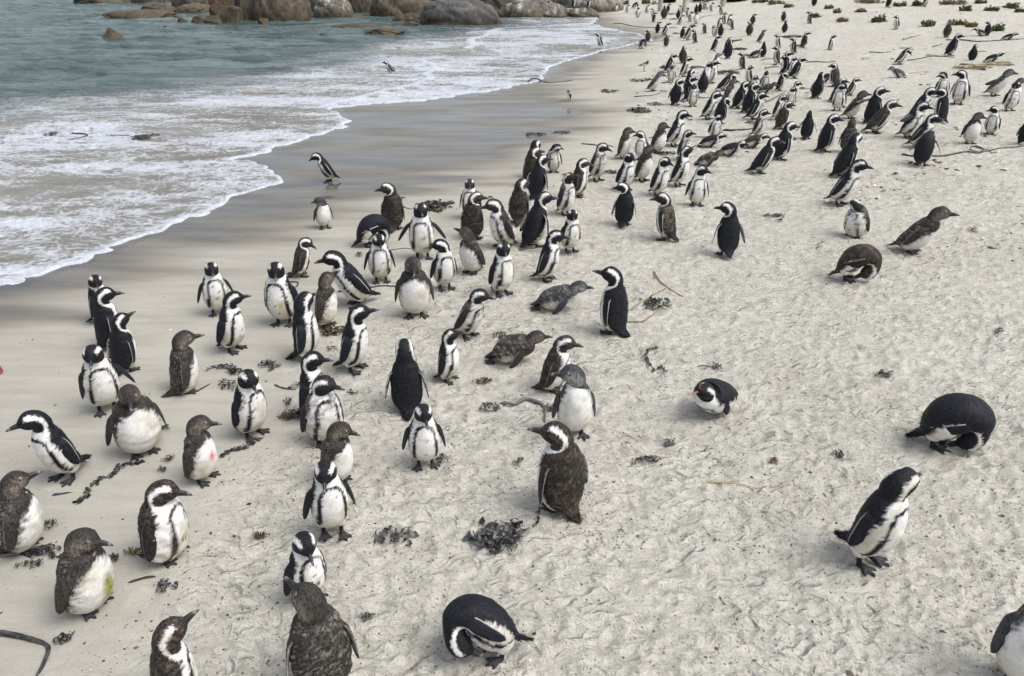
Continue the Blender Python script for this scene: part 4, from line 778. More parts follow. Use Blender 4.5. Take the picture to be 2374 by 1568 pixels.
 (6.86, 28.681, 0.229, 0.149, 0.967, 2, 'A', -38, 153, {'hp': 0, 'lean': 14}, 'adult penguin leaning right at a small red seaweed scrap'),
 (8.471, 34.522, 0.187, 1.191, 0.903, 2, 'A', 6, 154, {'sp': 18}, 'dark penguin seen from behind with flippers held out, far crowd'),
 (8.274, 34.738, 0.159, -2.189, 0.85, 2, 'A', -38, 155, {'neck': 14, 'hp': -36}, 'white-fronted penguin bowing beside the dark one with flippers out'),
 (9.084, 37.481, 0.249, -0.447, 0.85, 2, 'A', 18, 156, {'hp': -2}, 'penguin facing right just behind the bowing white-fronted one'),
 (9.434, 36.575, 0.273, -3.638, 0.85, 2, 'A', 20, 157, {'hp': 2}, 'grey-backed penguin facing left, front of a far pair'),
 (9.68, 38.106, 0.33, -0.737, 0.877, 2, 'B', 24, 158, {'hp': 14}, 'dark-headed penguin with beak up, rear of a far pair'),
 (9.598, 38.714, 0.331, -3.14, 0.954, 2, 'A', 162, 159, {'hp': 0}, 'adult penguin turning its head right, far right crowd'),
 (10.555, 43.321, 0.412, -3.241, 0.931, 2, 'A', 12, 160, {'hp': -2, 'lean': 8}, 'adult penguin facing left near the right-hand wooden post'),
 (7.031, 32.596, 0.117, -3.738, 0.939, 2, 'A', 32, 161, {'hp': 0, 'sp': 6}, 'black-backed penguin facing left in front of a leaning brown one'),
 (7.087, 34.29, 0.062, -0.693, 1.27, 2, 'B', 8, 162, {'lean': 18, 'hp': 0, 'fluff': 0.2}, 'leaning brown penguin behind the black-backed one, far crowd'),
 (7.114, 35.444, 0.042, 0.709, 0.881, 2, 'A', -50, 163, {'hp': 0}, 'slim dark penguin left of the leaning brown one, far crowd'),
 (8.245, 36.433, 0.13, -3.783, 0.872, 2, 'B', 24, 164, {'hip': 0.085, 'hp': -4, 'fluff': 0.3}, 'brown penguin crouching at a kelp stalk, far crowd'),
 (6.615, 36.915, 0.019, -0.666, 1.07, 2, 'A', 20, 165, {'hp': 0, 'lean': 16}, 'adult penguin leaning right beside long kelp stalk near the water'),
 (6.467, 37.789, 0.024, 0.738, 0.931, 2, 'A', -50, 166, {'hp': 0}, 'dark penguin standing on the long kelp stalk near the water'),
 (5.818, 31.905, 0.05, 1.216, 0.85, 2, 'B', -50, 167, {'sp': 26, 'hp': -8}, 'dark brown penguin waddling away with both flippers out near the water'),
 (5.502, 34.32, 0.0, 1.202, 0.874, 2, 'B', 132, 168, {'hp': 4}, 'dark penguin standing at the tip of the wash'),
 (4.84, 31.758, 0.01, -1.024, 0.979, 2, 'A', 20, 169, {'phi': [(0, 75), (0.1, 60), (0.2, 45), (0.3, 50), (0.38, 80), (0.45, 120), (0.52, 150), (0.58, 175), (0.664, 185)], 'hip': 0.13}, 'penguin preening with curved back at the water edge'),
 (5.29, 26.005, 0.168, 1.335, 0.944, 2, 'B', -38, 170, {'fluff': 0.4, 'hp': 2}, 'mottled brown penguin seen from behind at left of the crowd'),
 (4.543, 24.311, 0.121, -0.01, 1.011, 2, 'A', -16, 171, {'hp': -4, 'lean': 14}, 'adult penguin leaning right at the left edge of the crowd'),
 (4.791, 23.25, 0.143, -0.762, 1.039, 2, 'A', 28, 172, {'hp': -2, 'lean': 14}, 'white-fronted adult penguin leaning right below the mottled brown one'),
 (4.261, 22.219, 0.12, -1.9, 0.859, 2, 'M', 12, 173, {'fluff': 0.6, 'hp': -6}, 'greyish fluffy moulting penguin facing us at left of the crowd'),
 (3.548, 20.986, 0.096, -0.551, 1.079, 2, 'S', 20, 174, {'lean': 28, 'hp': -14}, 'slate juvenile penguin stooping right, leftmost of the crowd'),
 (3.742, 18.802, 0.126, 0.851, 1.063, 1, 'A', -58, 175, {'sp': 14, 'hp': -2}, 'black-backed penguin walking away, front left of the crowd'),
 (4.3, 20.169, 0.147, 0.348, 1.05, 1, 'A', 18, 176, {'hp': 2}, 'tall dark penguin behind the red-faced one, left crowd'),
 (4.112, 19.207, 0.141, -0.071, 1.057, 1, 'A', -16, 177, {'hp': 0}, 'penguin with pinkish face in right profile, left crowd'),
 (4.079, 18.51, 0.139, -1.648, 0.941, 2, 'M', -8, 178, {'fluff': 0.9, 'hp': -2, 'fat': 1.04}, 'ragged moulting penguin facing us with grey front, left crowd'),
 (4.697, 20.336, 0.164, 1.309, 0.955, 2, 'A', 0, 179, {'sp': 8, 'fat': 1.06}, 'broad black-backed penguin seen squarely from behind, left crowd'),
 (5.062, 21.594, 0.176, -1.487, 1.029, 2, 'A', 42, 180, {'hp': -2}, 'adult penguin with white face stripe, left of a close pair'),
 (5.202, 21.655, 0.183, -0.724, 1.086, 2, 'A', 22, 181, {'hp': -4}, 'adult penguin, right of a close pair in the crowd'),
 (5.797, 23.867, 0.206, -0.762, 0.894, 2, 'S', 24, 182, {'hp': 18}, 'pale-throated juvenile penguin behind the close pair'),
 (5.198, 20.482, 0.184, 0.135, 1.02, 2, 'A', -2, 183, {'lean': 32, 'neck': 40, 'hp': -50}, 'black penguin stooping with arched back behind a brown juvenile'),
 (4.917, 18.839, 0.173, -0.29, 1.025, 2, 'J', -4, 184, {'hp': 4, 'lean': 14, 'fluff': 0.3}, 'brown juvenile penguin standing tall in mid crowd, looking right'),
 (4.063, 16.947, 0.139, -0.759, 1.135, 1, 'A', 26, 185, {'hp': -4, 'lean': 18}, 'large adult penguin leaning right, front of the crowd'),
 (4.213, 16.451, 0.145, 0.587, 1.001, 1, 'A', -28, 186, {'neck': 30, 'hp': -50}, 'penguin with back turned and head bent down, front of the crowd'),
 (4.961, 18.024, 0.174, 0.29, 1.093, 1, 'A', -12, 187, {'lean': 12, 'hp': 0, 'fl': ((14, 0), (22, 0))}, 'dark penguin walking right with flipper out, mid crowd'),
 (5.036, 17.474, 0.177, 0.452, 1.14, 1, 'A', -36, 188, {'hp': 0, 'lean': 6}, 'black-backed penguin second from right of three walkers, mid crowd'),
 (4.924, 16.736, 0.173, -0.251, 1.063, 1, 'A', -12, 189, {'hp': -2, 'lean': 18}, 'frontmost of three dark walkers heading right, mid crowd'),
 (6.116, 21.421, 0.221, -2.931, 0.85, 2, 'B', 124, 190, {'hp': 0}, 'brown-shouldered penguin with head turned right, mid crowd'),
 (5.744, 19.694, 0.206, -1.506, 0.85, 2, 'M', 40, 191, {'fluff': 0.8, 'hp': -10}, 'moulting brown and white penguin half hidden in mid crowd'),
 (6.233, 20.432, 0.225, -1.553, 0.85, 2, 'M', -6, 192, {'fluff': 0.5, 'hp': 2}, 'pale ragged penguin facing us above the lying brown one'),
 (6.101, 19.871, 0.22, -0.403, 0.85, 2, 'J', 2, 193, {'lie': True, 'hp': -6, 'fluff': 0.3}, 'brown juvenile penguin lying down in mid crowd'),
 (6.49, 20.053, 0.236, 0.071, 0.85, 2, 'A', -32, 194, {'neck': 26, 'hp': -46}, 'hunched penguin with white neck right of the lying brown one'),
 (6.06, 17.864, 0.218, -1.758, 0.85, 2, 'A', 50, 195, {'hp': -8}, 'white-faced penguin right of the crowd above speckled brown ones'),
 (6.358, 18.585, 0.23, -0.818, 0.85, 2, 'A', 24, 196, {'hp': -2}, 'penguin peeking over the white-faced one at right of crowd'),
 (6.265, 51.658, 0.034, -1.552, 0.857, 2, 'A', -8, 197, {}, 'white-fronted penguin standing alone at the foot of the boulders'),
 (6.699, 50.05, 0.076, -0.622, 0.858, 2, 'B', 22, 198, {'hp': 10}, 'brown penguin facing right beside the far green bush'),
 (7.476, 52.948, 0.132, 0.034, 0.985, 2, 'A', -4, 199, {'phi': [(0, 75), (0.1, 60), (0.2, 45), (0.3, 50), (0.38, 80), (0.45, 120), (0.52, 150), (0.58, 175), (0.664, 185)], 'hip': 0.13}, 'hunched penguin preening below the far green bush'),
 (6.764, 46.058, 0.098, -1.647, 0.998, 2, 'B', -4, 200, {'sp': 18}, 'dark penguin with flippers out facing us on the far sand'),
 (7.611, 48.602, 0.168, -0.644, 0.85, 2, 'B', 18, 201, {'hp': 8, 'lean': 10}, 'brown penguin leaning right, left of the first wooden post'),
 (7.389, 44.998, 0.171, -2.816, 0.85, 2, 'A', -22, 202, {}, 'black and white penguin touching another left of the first post'),
 (6.987, 42.173, 0.15, 0.325, 0.874, 2, 'A', -30, 203, {'sp': 8}, 'dark penguin standing in front of the first wooden post'),
 (7.657, 43.192, 0.226, 1.186, 1.204, 2, 'B', -18, 204, {}, 'tall brown penguin right of the first wooden post'),
 (8.513, 46.954, 0.273, 0.519, 0.899, 2, 'B', -40, 205, {}, 'dark penguin looking right between the first two posts'),
 (8.267, 42.645, 0.282, 1.03, 0.85, 2, 'A', -10, 206, {}, 'black-backed penguin just left of the second wooden post'),
 (7.887, 40.278, 0.19, -0.508, 0.888, 2, 'A', 14, 207, {'lean': 18}, 'penguin leaning right below the second wooden post'),
 (8.837, 43.069, 0.327, -1.424, 0.87, 2, 'M', -60, 208, {}, 'pale moulting penguin right of the second wooden post'),
 (8.512, 40.844, 0.272, -1.078, 0.886, 2, 'A', 20, 209, {}, 'striped penguin behind the clean white-fronted one, far crowd'),
 (8.587, 39.867, 0.249, -1.713, 0.964, 2, 'S', -4, 210, {}, 'clean white-fronted juvenile penguin facing us, far crowd'),
 (8.893, 45.195, 0.317, -2.463, 0.85, 2, 'A', -40, 211, {}, 'small distant penguin touching the second wooden post'),
 (9.613, 44.877, 0.363, 1.22, 0.85, 2, 'A', 4, 212, {}, 'black-backed penguin at left of the group by the shaded boulder'),
 (9.905, 45.332, 0.377, 0.832, 1.011, 2, 'A', -40, 213, {}, 'tall dark penguin in the group by the shaded boulder'),
 (10.597, 47.412, 0.416, -0.743, 0.9, 2, 'A', -20, 214, {}, 'striped penguin second from right by the shaded boulder'),
 (10.726, 47.277, 0.423, -1.794, 0.897, 2, 'S', 10, 215, {}, 'white-fronted penguin by the shaded boulder facing us'),
 (10.656, 45.943, 0.419, -1.101, 0.85, 2, 'A', 30, 216, {'lean': 6}, 'white-bellied penguin left of the right-hand wooden post'),
 (3.451, 32.908, 0.0, -2.688, 1.012, 2, 'A', -26, 217, {'lean': 16, 'hp': 4, 'leg': -0.06}, 'penguin wading ashore in the shallow wash at the far cove'),
 (-3.621, 25.214, 0.0, -2.65, 0.867, 2, 'A', -18, 218, {'lean': 34, 'hp': 4, 'leg': -0.06, 'sp': 12}, 'penguin wading in white foam far out in the sea'),
 (1.974, 47.598, 0.331, 0.482, 1.0, 2, 'A', -80, 300, {}, 'penguin standing on the low rounded boulder by the cove'),
 (3.432, 48.259, 0.471, 0.278, 1.0, 2, 'A', -50, 301, {}, 'penguin standing behind the flat boulder at the beach end'),
 (4.243, 47.989, 0.421, 0.086, 1.0, 2, 'A', -40, 302, {}, 'penguin standing on the flat boulder at the beach end'),
]

def seg_dist(x, y, pl):
    d = np.full(x.shape, 1e9)
    for (x0, y0), (x1, y1) in zip(pl[:-1], pl[1:]):
        vx, vy = x1-x0, y1-y0; L = vx*vx+vy*vy+1e-9
        t = np.clip(((x-x0)*vx+(y-y0)*vy)/L, 0, 1)
        d = np.minimum(d, (x-x0-t*vx)**2+(y-y0-t*vy)**2)
    return np.sqrt(d)
def inside(x, y, pl):
    r = np.zeros(x.shape, bool)
    for (x0, y0), (x1, y1) in zip(pl, pl[1:]+pl[:1]):
        if y0 == y1: continue
        c = ((y0 > y) != (y1 > y))
        r ^= c & (x < (x1-x0)*(y-y0)/(y1-y0)+x0)
    return r
def close_left(pl):
    (ax, ay), (bx, by) = pl[0], pl[1]
    k = 40/math.hypot(bx-ax, by-ay)
    st = (ax-(bx-ax)*k, ay-(by-ay)*k)
    e = pl[-1]
    return [st]+pl, [st]+pl+[(e[0]+.5, e[1]+8), (e[0]+1, 500), (-500, 500), (-500, st[1]-20)]
def signed(x, y, pl):
    line, poly = close_left(pl)
    d = seg_dist(x, y, line+[poly[len(line)], poly[len(line)+1]])
    return np.where(inside(x, y, poly), d, -d)
def shore(x, y):
    """metres seaward of the scalloped edge of the wash"""
    d = signed(x, y, SHORE)
    return d+((fbm(x*.9, y*.9, 201, 3)-.5)*.55+(np.abs(fbm(x*2.6, y*2.6, 202, 2)-.5)-.12)*.5)*sst(2.5, .3, np.abs(d))
def terrain(x, y):
    """sand height: flat beach, gentle bank rising to the right, sea bed falling away"""
    x = np.asarray(x, float); y = np.asarray(y, float)
    d = shore(x, y)
    up = .040*np.logaddexp(0, (x-.6)*1.5)/1.5*sst(0, 5, -d)
    up = np.minimum(up, .62)
    dune = .5*sst(9, 24, x)*sst(22, 48, y)*sst(0, 5, -d)
    return up+dune+np.where(d > 0, -.02*sst(0, .4, d)-.045*np.minimum(d, 30), 0)

# ---------------------------------------------------------------- helpers
def tag(o, label=None, cat=None, group=None, kind=None):
    if label: o['label'] = label
    if cat: o['category'] = cat
    if group: o['group'] = group
    if kind: o['kind'] = kind
    return o
def mesh_obj(name, V, F, mat, C=None, parent=None, smooth=True):
    me = bpy.data.meshes.new(name)
    V = np.asarray(V, float)
    if isinstance(F, np.ndarray):
        k = F.shape[1]
        me.vertices.add(len(V)); me.vertices.foreach_set('co', V.astype(np.float32).ravel())
        me.loops.add(F.size); me.loops.foreach_set('vertex_index', F.astype(np.int32).ravel())
        me.polygons.add(len(F)); me.polygons.foreach_set('loop_start', np.arange(0, F.size, k, dtype=np.int32))
        me.update(calc_edges=True)
    else:
        me.from_pydata(V.tolist(), [], F)
    if C is not None: put(me, 'Col', C)
    me.polygons.foreach_set('use_smooth', np.full(len(me.polygons), smooth))
    me.materials.append(mat); me.update()
    o = bpy.data.objects.new(name, me); col.objects.link(o)
    if parent: o.parent = parent
    return o
def put(me, name, C):
    C = np.asarray(C, np.float32)
    if C.ndim == 2:
        a = me.attributes.new(name, 'FLOAT_COLOR', 'POINT'); a.data.foreach_set('color', np.c_[C, np.ones(len(C), np.float32)].ravel())
    else:
        a = me.attributes.new(name, 'FLOAT', 'POINT'); a.data.foreach_set('value', C)
class MT:
    """small helper round a node tree"""
    def __init__(s, name):
        s.m = bpy.data.materials.new(name); s.m.use_nodes = True; s.t = s.m.node_tree; s.b = s.t.nodes['Principled BSDF']
    def n(s, typ, **k):
        q = s.t.nodes.new('ShaderNode'+typ)
        for a, v in k.items():
            if a in q.inputs: s.set(q.inputs[a], v)
            else: setattr(q, a, v)
        return q
    def set(s, sock, v):
        if isinstance(v, bpy.types.NodeSocket): s.t.links.new(v, sock)
        else: sock.default_value = v
    def attr(s, name, out='Fac'): return s.n('Attribute', attribute_name=name).outputs[out]
    def co(s): return s.n('TexCoord').outputs['Object']
    def mapv(s, v, scale=(1, 1, 1), rot=(0, 0, 0)):
        q = s.n('Mapping'); s.set(q.inputs['Vector'], v); q.inputs['Scale'].default_value = scale; q.inputs['Rotation'].default_value = rot; return q.outputs[0]
    def noise(s, v, sc, det=3, rough=.5, dist=0, out='Fac'):
        q = s.n('TexNoise'); s.set(q.inputs['Vector'], v); q.inputs['Scale'].default_value = sc; q.inputs['Detail'].default_value = det
        q.inputs['Roughness'].default_value = rough; q.inputs['Distortion'].default_value = dist; return q.outputs[out]
    def vor(s, v, sc, out='Distance', feature='F1', rnd=1):
        q = s.n('TexVoronoi', feature=feature); s.set(q.inputs['Vector'], v); q.inputs['Scale'].default_value = sc; q.inputs['Randomness'].default_value = rnd; return q.outputs[out]
    def math(s, op, a, b=0., c=None, clamp=False):
        q = s.n('Math', operation=op, use_clamp=clamp); s.set(q.inputs[0], a); s.set(q.inputs[1], b)
        if c is not None: s.set(q.inputs[2], c)
        return q.outputs[0]
    def ramp(s, f, lo, hi, a=0., b=1., smooth=True):
        q = s.n('MapRange', interpolation_type='SMOOTHSTEP' if smooth else 'LINEAR')
        for i, v in enumerate((f, lo, hi, a, b)): s.set(q.inputs[i], v)
        return q.outputs[0]
    def mix(s, f, a, b, mode='MIX'):
        q = s.n('Mix', data_type='RGBA', blend_type=mode)
        s.set(q.inputs[0], f); s.set(q.inputs[6], a); s.set(q.inputs[7], b); return q.outputs[2]
    def bump(s, h, st=.3, dist=.01, normal=None):
        q = s.n('Bump'); q.inputs['Strength'].default_value = st if not isinstance(st, bpy.types.NodeSocket) else 1
        if isinstance(st, bpy.types.NodeSocket): s.set(q.inputs['Strength'], st)
        q.inputs['Distance'].default_value = dist; s.set(q.inputs['Height'], h)
        if normal: s.set(q.inputs['Normal'], normal)
        return q.outputs[0]
    def fin(s, **k):
        for a, v in k.items(): s.set(s.b.inputs[a.replace('_', ' ')], v)
        return s.m
rgb = lambda r, g, b: (r, g, b, 1)

# ---------------------------------------------------------------- materials
def mat_plumage():
    m = MT('plumage'); c = m.attr('Col', 'Color'); p = m.co()
    st = m.mapv(p, (1, 1, .55))
    f = m.vor(st, 85); n = m.noise(p, 190, 3, .65)
    lum = m.n('RGBToBW'); m.set(lum.inputs[0], c); dk = m.ramp(lum.outputs[0], .10, .45, 1., .12)
    k = m.math('ADD', m.ramp(f, .1, .75, .50, 1.5), m.math('MULTIPLY', m.math('SUBTRACT', n, .5), .6))
    k = m.math('ADD', 1., m.math('MULTIPLY', m.math('SUBTRACT', k, 1.), dk))
    cc = m.mix(1., c, m.n('CombineColor', Red=k, Green=k, Blue=k).outputs[0], 'MULTIPLY')
    nrm = m.bump(m.math('ADD', f, m.math('MULTIPLY', n, .5)), m.math('ADD', m.math('MULTIPLY', dk, .35), .28), .004)
    m.b.inputs['Specular IOR Level'].default_value = .2
    return m.fin(Base_Color=cc, Roughness=.62, Normal=nrm)
def mat_horn():
    m = MT('horn'); m.b.inputs['Specular IOR Level'].default_value = .4
    return m.fin(Base_Color=m.attr('Col', 'Color'), Roughness=.42)
def mat_eye():
    m = MT('eye_gloss'); return m.fin(Base_Color=m.attr('Col', 'Color'), Roughness=.12)
def mat_col(name, rough, spec=.4, nsc=60., amt=.5, bump=.3, bd=.004):
    m = MT(name); p = m.co(); n = m.noise(p, nsc, 4, .6)
    k = m.ramp(n, .25, .75, 1-amt, 1+amt, False)
    c = m.mix(1., m.attr('Col', 'Color'), m.n('CombineColor', Red=k, Green=k, Blue=k).outputs[0], 'MULTIPLY')
    m.b.inputs['Specular IOR Level'].default_value = spec
    return m.fin(Base_Color=c, Roughness=rough, Normal=m.bump(n, bump, bd))
def scuff(m, p, scale, lu, lv, spread):
    """drag marks of feet and tails: one lipped groove per cell, each turned its own way"""
    v = m.n('TexVoronoi'); m.set(v.inputs['Vector'], p); v.inputs['Scale'].default_value = scale; v.inputs['Randomness'].default_value = .9
    d = m.n('VectorMath', operation='SUBTRACT'); m.set(d.inputs[0], p); m.set(d.inputs[1], v.outputs['Position'])
    sc = m.n('SeparateColor'); m.set(sc.inputs[0], v.outputs['Color'])
    r = m.n('VectorRotate', rotation_type='Z_AXIS'); m.set(r.inputs['Vector'], d.outputs[0]); m.set(r.inputs['Angle'], m.math('MULTIPLY', m.math('SUBTRACT', sc.outputs[0], .42), spread))
    x = m.n('SeparateXYZ'); m.set(x.inputs[0], r.outputs[0])
    u = m.math('DIVIDE', x.outputs[0], lu); w = m.math('DIVIDE', m.math('ADD', x.outputs[1], m.math('MULTIPLY', m.math('POWER', u, 2.), lv*.5)), lv)
    q = m.math('SQRT', m.math('ADD', m.math('MULTIPLY', u, u), m.math('MULTIPLY', w, w)))
    g = m.math('EXPONENT', m.math('MULTIPLY', m.math('MULTIPLY', q, q), -1.))
    l = m.math('SUBTRACT', q, 1.7); lip = m.math('EXPONENT', m.math('MULTIPLY', m.math('MULTIPLY', l, l), -4.5))
    h = m.math('SUBTRACT', m.math('MULTIPLY', lip, .55), g)
    return m.math('MULTIPLY', h, m.ramp(sc.outputs[1], .3, .85, 0., 1.))
def mat_sand():
    m = MT('beach_sand'); p = m.co(); wet = m.attr('wet'); dry = m.attr('dry')
    big = m.noise(p, .55, 3); mid = m.noise(m.mapv(p, (1, 1.6, 1), (0, 0, .35)), 5.5, 4, .6); fine = m.noise(p, 75, 3, .7); gr = m.noise(p, 420, 2, .6)
    cd = m.mix(m.ramp(mid, .3, .7), rgb(.470, .450, .392), rgb(.625, .603, .540))
    rid = m.math('ABSOLUTE', m.math('SUBTRACT', m.noise(m.mapv(p, (1, 1.7, 1), (0, 0, .3)), 13, 4, .62, 1.6), .5))
    cd = m.mix(m.ramp(big, .3, .7, 0, .45), cd, rgb(.49, .466, .40))
    cm = m.mix(m.ramp(m.math('ADD', m.math('MULTIPLY', big, .5), m.math('MULTIPLY', m.noise(m.mapv(p, (.6, 3.2, 1), (0, 0, .3)), 2.2, 4, .65), .5)), .36, .64), rgb(.325, .310, .270), rgb(.400, .383, .335))
    c = m.mix(dry, cm, cd)
    cw = m.mix(m.ramp(m.noise(m.mapv(p, (.5, 2.2, 1), (0, 0, .25)), 1.3, 4, .6), .35, .65), rgb(.060, .053, .042), rgb(.120, .109, .090))
    c = m.mix(wet, c, cw)
    # dark grains and weed crumbs
    v1 = m.vor(p, 34); v2 = m.vor(p, 62); dens = m.noise(p, 1.4, 3, .6)
    th = m.ramp(dens, .34, .62, .15, .34)
    d1 = m.math('MULTIPLY', m.math('LESS_THAN', v1, m.math('MULTIPLY', th, m.ramp(m.vor(p, 34, 'Color'), .3, .95, .1, 1.))), m.math('ADD', .25, m.math('MULTIPLY', dry, .75)))
    d2 = m.math('LESS_THAN', v2, m.math('MULTIPLY', th, m.ramp(m.vor(p, 62, 'Color'), .45, 1., 0., .95)))
    d2 = m.math('MULTIPLY', d2, m.math('MULTIPLY', dry, .8))
    crumbs = m.math('MULTIPLY', m.math('MAXIMUM', d1, d2), m.math('SUBTRACT', 1., wet), clamp=True)
    c = m.mix(m.math('MULTIPLY', crumbs, .7), c, rgb(.11, .095, .073))
    k = m.math('ADD', m.ramp(gr, .2, .8, .86, 1.14, False), m.ramp(fine, .25, .75, -.09, .09, False))
    c = m.mix(1., c, m.n('CombineColor', Red=k, Green=k, Blue=k).outputs[0], 'MULTIPLY')
    h = m.math('ADD', m.math('ADD', m.math('MULTIPLY', mid, m.math('MULTIPLY', dry, 3.)), m.math('MULTIPLY', rid, m.math('MULTIPLY', dry, -1.5))), m.math('ADD', m.math('MULTIPLY', fine, m.math('ADD', .12, m.math('MULTIPLY', dry, .5))), m.math('MULTIPLY', gr, .06)))
    jp = m.n('VectorMath', operation='ADD'); m.set(jp.inputs[0], p); js = m.n('VectorMath', operation='SCALE'); m.set(js.inputs[0], m.noise(p, 9, 1, out='Color')); js.inputs['Scale'].default_value = .05; m.set(jp.inputs[1], js.outputs[0])
    sf = m.math('ADD', scuff(m, jp.outputs[0], 6.5, .085, .022, 1.5), m.math('MULTIPLY', scuff(m, jp.outputs[0], 12., .044, .013, 2.2), .6))
    h = m.math('ADD', h, m.math('MULTIPLY', sf, m.math('MULTIPLY', dry, m.ramp(m.noise(p, .9, 3), .35, .65, .45, 1.2))))
    nrm = m.bump(h, m.math('SUBTRACT', 1., m.math('MULTIPLY', wet, .93)), .022)
    rough = m.ramp(wet, .45, 1., .92, .07, False)
    m.b.inputs['IOR'].default_value = 1.34
    return m.fin(Base_Color=c, Roughness=rough, Normal=nrm, Specular_IOR_Level=m.ramp(wet, .4, 1, .12, .75, False))
def mat_water():
    m = MT('sea_water'); p = m.co(); foam = m.attr('foam'); deep = m.attr('deep'); rim = m.attr('rim')
    wv = m.n('VectorMath', operation='ADD'); m.set(wv.inputs[0], p)
    nn = m.n('VectorMath', operation='SCALE'); m.set(nn.inputs[0], m.noise(p, .8, 3, .6, out='Color')); nn.inputs['Scale'].default_value = .9
    m.set(wv.inputs[1], nn.outputs[0]); q = m.mapv(wv.outputs[0], (1., 1.25, 1), (0, 0, .18))
    v = m.n('TexVoronoi', feature='DISTANCE_TO_EDGE'); m.set(v.inputs['Vector'], q); v.inputs['Scale'].default_value = 2.6
    v2 = m.n('TexVoronoi', feature='DISTANCE_TO_EDGE'); m.set(v2.inputs['Vector'], q); v2.inputs['Scale'].default_value = 7.5
    lace = m.math('SUBTRACT', 1., m.math('MULTIPLY', v.outputs['Distance'], 2.4)); lace2 = m.math('SUBTRACT', 1., m.math('MULTIPLY', v2.outputs['Distance'], 2.6))
    cl = m.noise(m.mapv(p, (.55, 1.5, 1), (0, 0, .15)), 1.2, 6, .66, .8)
    fine = m.noise(q, 14, 4, .7)
    f = m.math('ADD', m.math('MULTIPLY', lace, .20), m.math('ADD', m.math('MULTIPLY', lace2, .16), m.math('ADD', m.math('MULTIPLY', cl, .85), m.math('MULTIPLY', m.math('SUBTRACT', fine, .5), .75))))
    thr = m.ramp(foam, 0., 1., 1.22, .44, False)
    fm = m.ramp(f, m.math('SUBTRACT', thr, .20), m.math('ADD', thr, .24))
    fm = m.math('MAXIMUM', fm, rim, clamp=True)
    shal = m.mix(m.ramp(cl, .3, .7), rgb(.170, .160, .138), rgb(.235, .226, .200))
    dp = m.mix(m.ramp(m.noise(m.mapv(p, (.35, 1.3, 1)), .7, 4, .6), .35, .7), rgb(.042, .085, .080), rgb(.165, .225, .228))
    wc = m.mix(deep, shal, dp)
    c = m.mix(fm, wc, m.mix(m.ramp(fine, .3, .7), rgb(.38, .415, .47), rgb(.61, .635, .68)))
    rp = m.math('ADD', m.noise(m.mapv(p, (1, 2.6, 1), (0, 0, .12)), 3.2, 5, .62, .4), m.math('MULTIPLY', m.noise(m.mapv(p, (1, 2.2, 1), (0, 0, -.1)), 16, 3, .6), .35))
    nrm = m.bump(m.math('ADD', rp, m.math('MULTIPLY', fm, .35)), m.ramp(deep, 0, 1, .4, 1., False), .24)
    m.b.inputs['IOR'].default_value = 1.33
    return m.fin(Base_Color=c, Roughness=m.ramp(fm, 0, 1, .10, .8), Normal=nrm)
def mat_rock():
    m = MT('granite'); p = m.co(); c = m.attr('Col', 'Color')
    n = m.noise(p, 2.2, 6, .65); g = m.noise(p, 26, 3, .7); cr = m.n('TexVoronoi', feature='DISTANCE_TO_EDGE'); m.set(cr.inputs['Vector'], m.mapv(p, (1, 1, .6))); cr.inputs['Scale'].default_value = .55
    k = m.math('ADD', m.ramp(n, .32, .68, .35, 1.65, False), m.ramp(m.noise(m.mapv(p, (1, 1, .5)), 7, 4, .7), .3, .7, -.42, .42, False))
    cc = m.mix(1., c, m.n('CombineColor', Red=k, Green=k, Blue=k).outputs[0], 'MULTIPLY')
    cc = m.mix(m.ramp(cr.outputs['Distance'], .0, .025, .55, 0.), cc, rgb(.03, .028, .024))
    return m.fin(Base_Color=cc, Roughness=.72, Normal=m.bump(m.math('ADD', n, m.math('MULTIPLY', g, .35)), .7, .06))
M_PL, M_HORN, M_EYE, M_SAND, M_WATER, M_ROCK = mat_plumage(), mat_horn(), mat_eye(), mat_sand(), mat_water(), mat_rock()
M_WEED = mat_col('weed', .42, .5, 55, .55, .5, .004); M_WOOD = mat_col('driftwood', .8, .2, 40, .3, .5, .003)
M_LEAF = mat_col('leaf', .6, .3, 12, .3, .1); M_DEB = mat_col('debris', .8, .2, 200, .3, .1); M_POST = mat_col('post_wood', .85, .15, 9, .45, .6, .02)
M_FEATHER = mat_col('feather', .6, .2, 80, .25, .2)

# ---------------------------------------------------------------- sand
def dents(x, y, cell, seed):
    """webbed-foot scuffs: jittered oval hollows with a pushed-up lip"""
    h = np.zeros(x.shape); ix = np.floor(x/cell); iy = np.floor(y/cell)
    for dx in (-1, 0, 1):
        for dy in (-1, 0, 1):
            cx, cy = ix+dx, iy+dy
            px = (cx+hash2(cx, cy, seed))*cell; py = (cy+hash2(cx, cy, seed+1))*cell
            an = hash2(cx, cy, seed+2)*2.2-.6; k = hash2(cx, cy, seed+3)
            c, s = np.cos(an), np.sin(an); u = ((x-px)*c+(y-py)*s)/(cell*.62); v = (-(x-px)*s+(y-py)*c)/(cell*.30)
            r = np.sqrt(u*u+v*v); h += (k > .35)*(.5+k)*(-np.exp(-(r*1.3)**2)+.55*np.exp(-((r-1.25)/.35)**2))
    return h
def sand_relief(x, y, dry):
    u = x*.93+y*.36; v = -x*.36+y*.93
    a = fbm(u*3.2, v*5.2, 3, 3)-.5
    b = np.abs(fbm(u*7.5+2*a, v*14, 11, 3)-.5)*2
    r = .030*a+.022*(.35-b)+.0120*dents(x, y, .16, 21)+.0070*dents(x, y, .09, 51)
    damp = .010*(fbm(u*1.3, v*2.4, 5, 3)-.5)+.003*(fbm(u*6, v*9, 6, 2)-.5)
    return r*dry+damp*(1-dry)
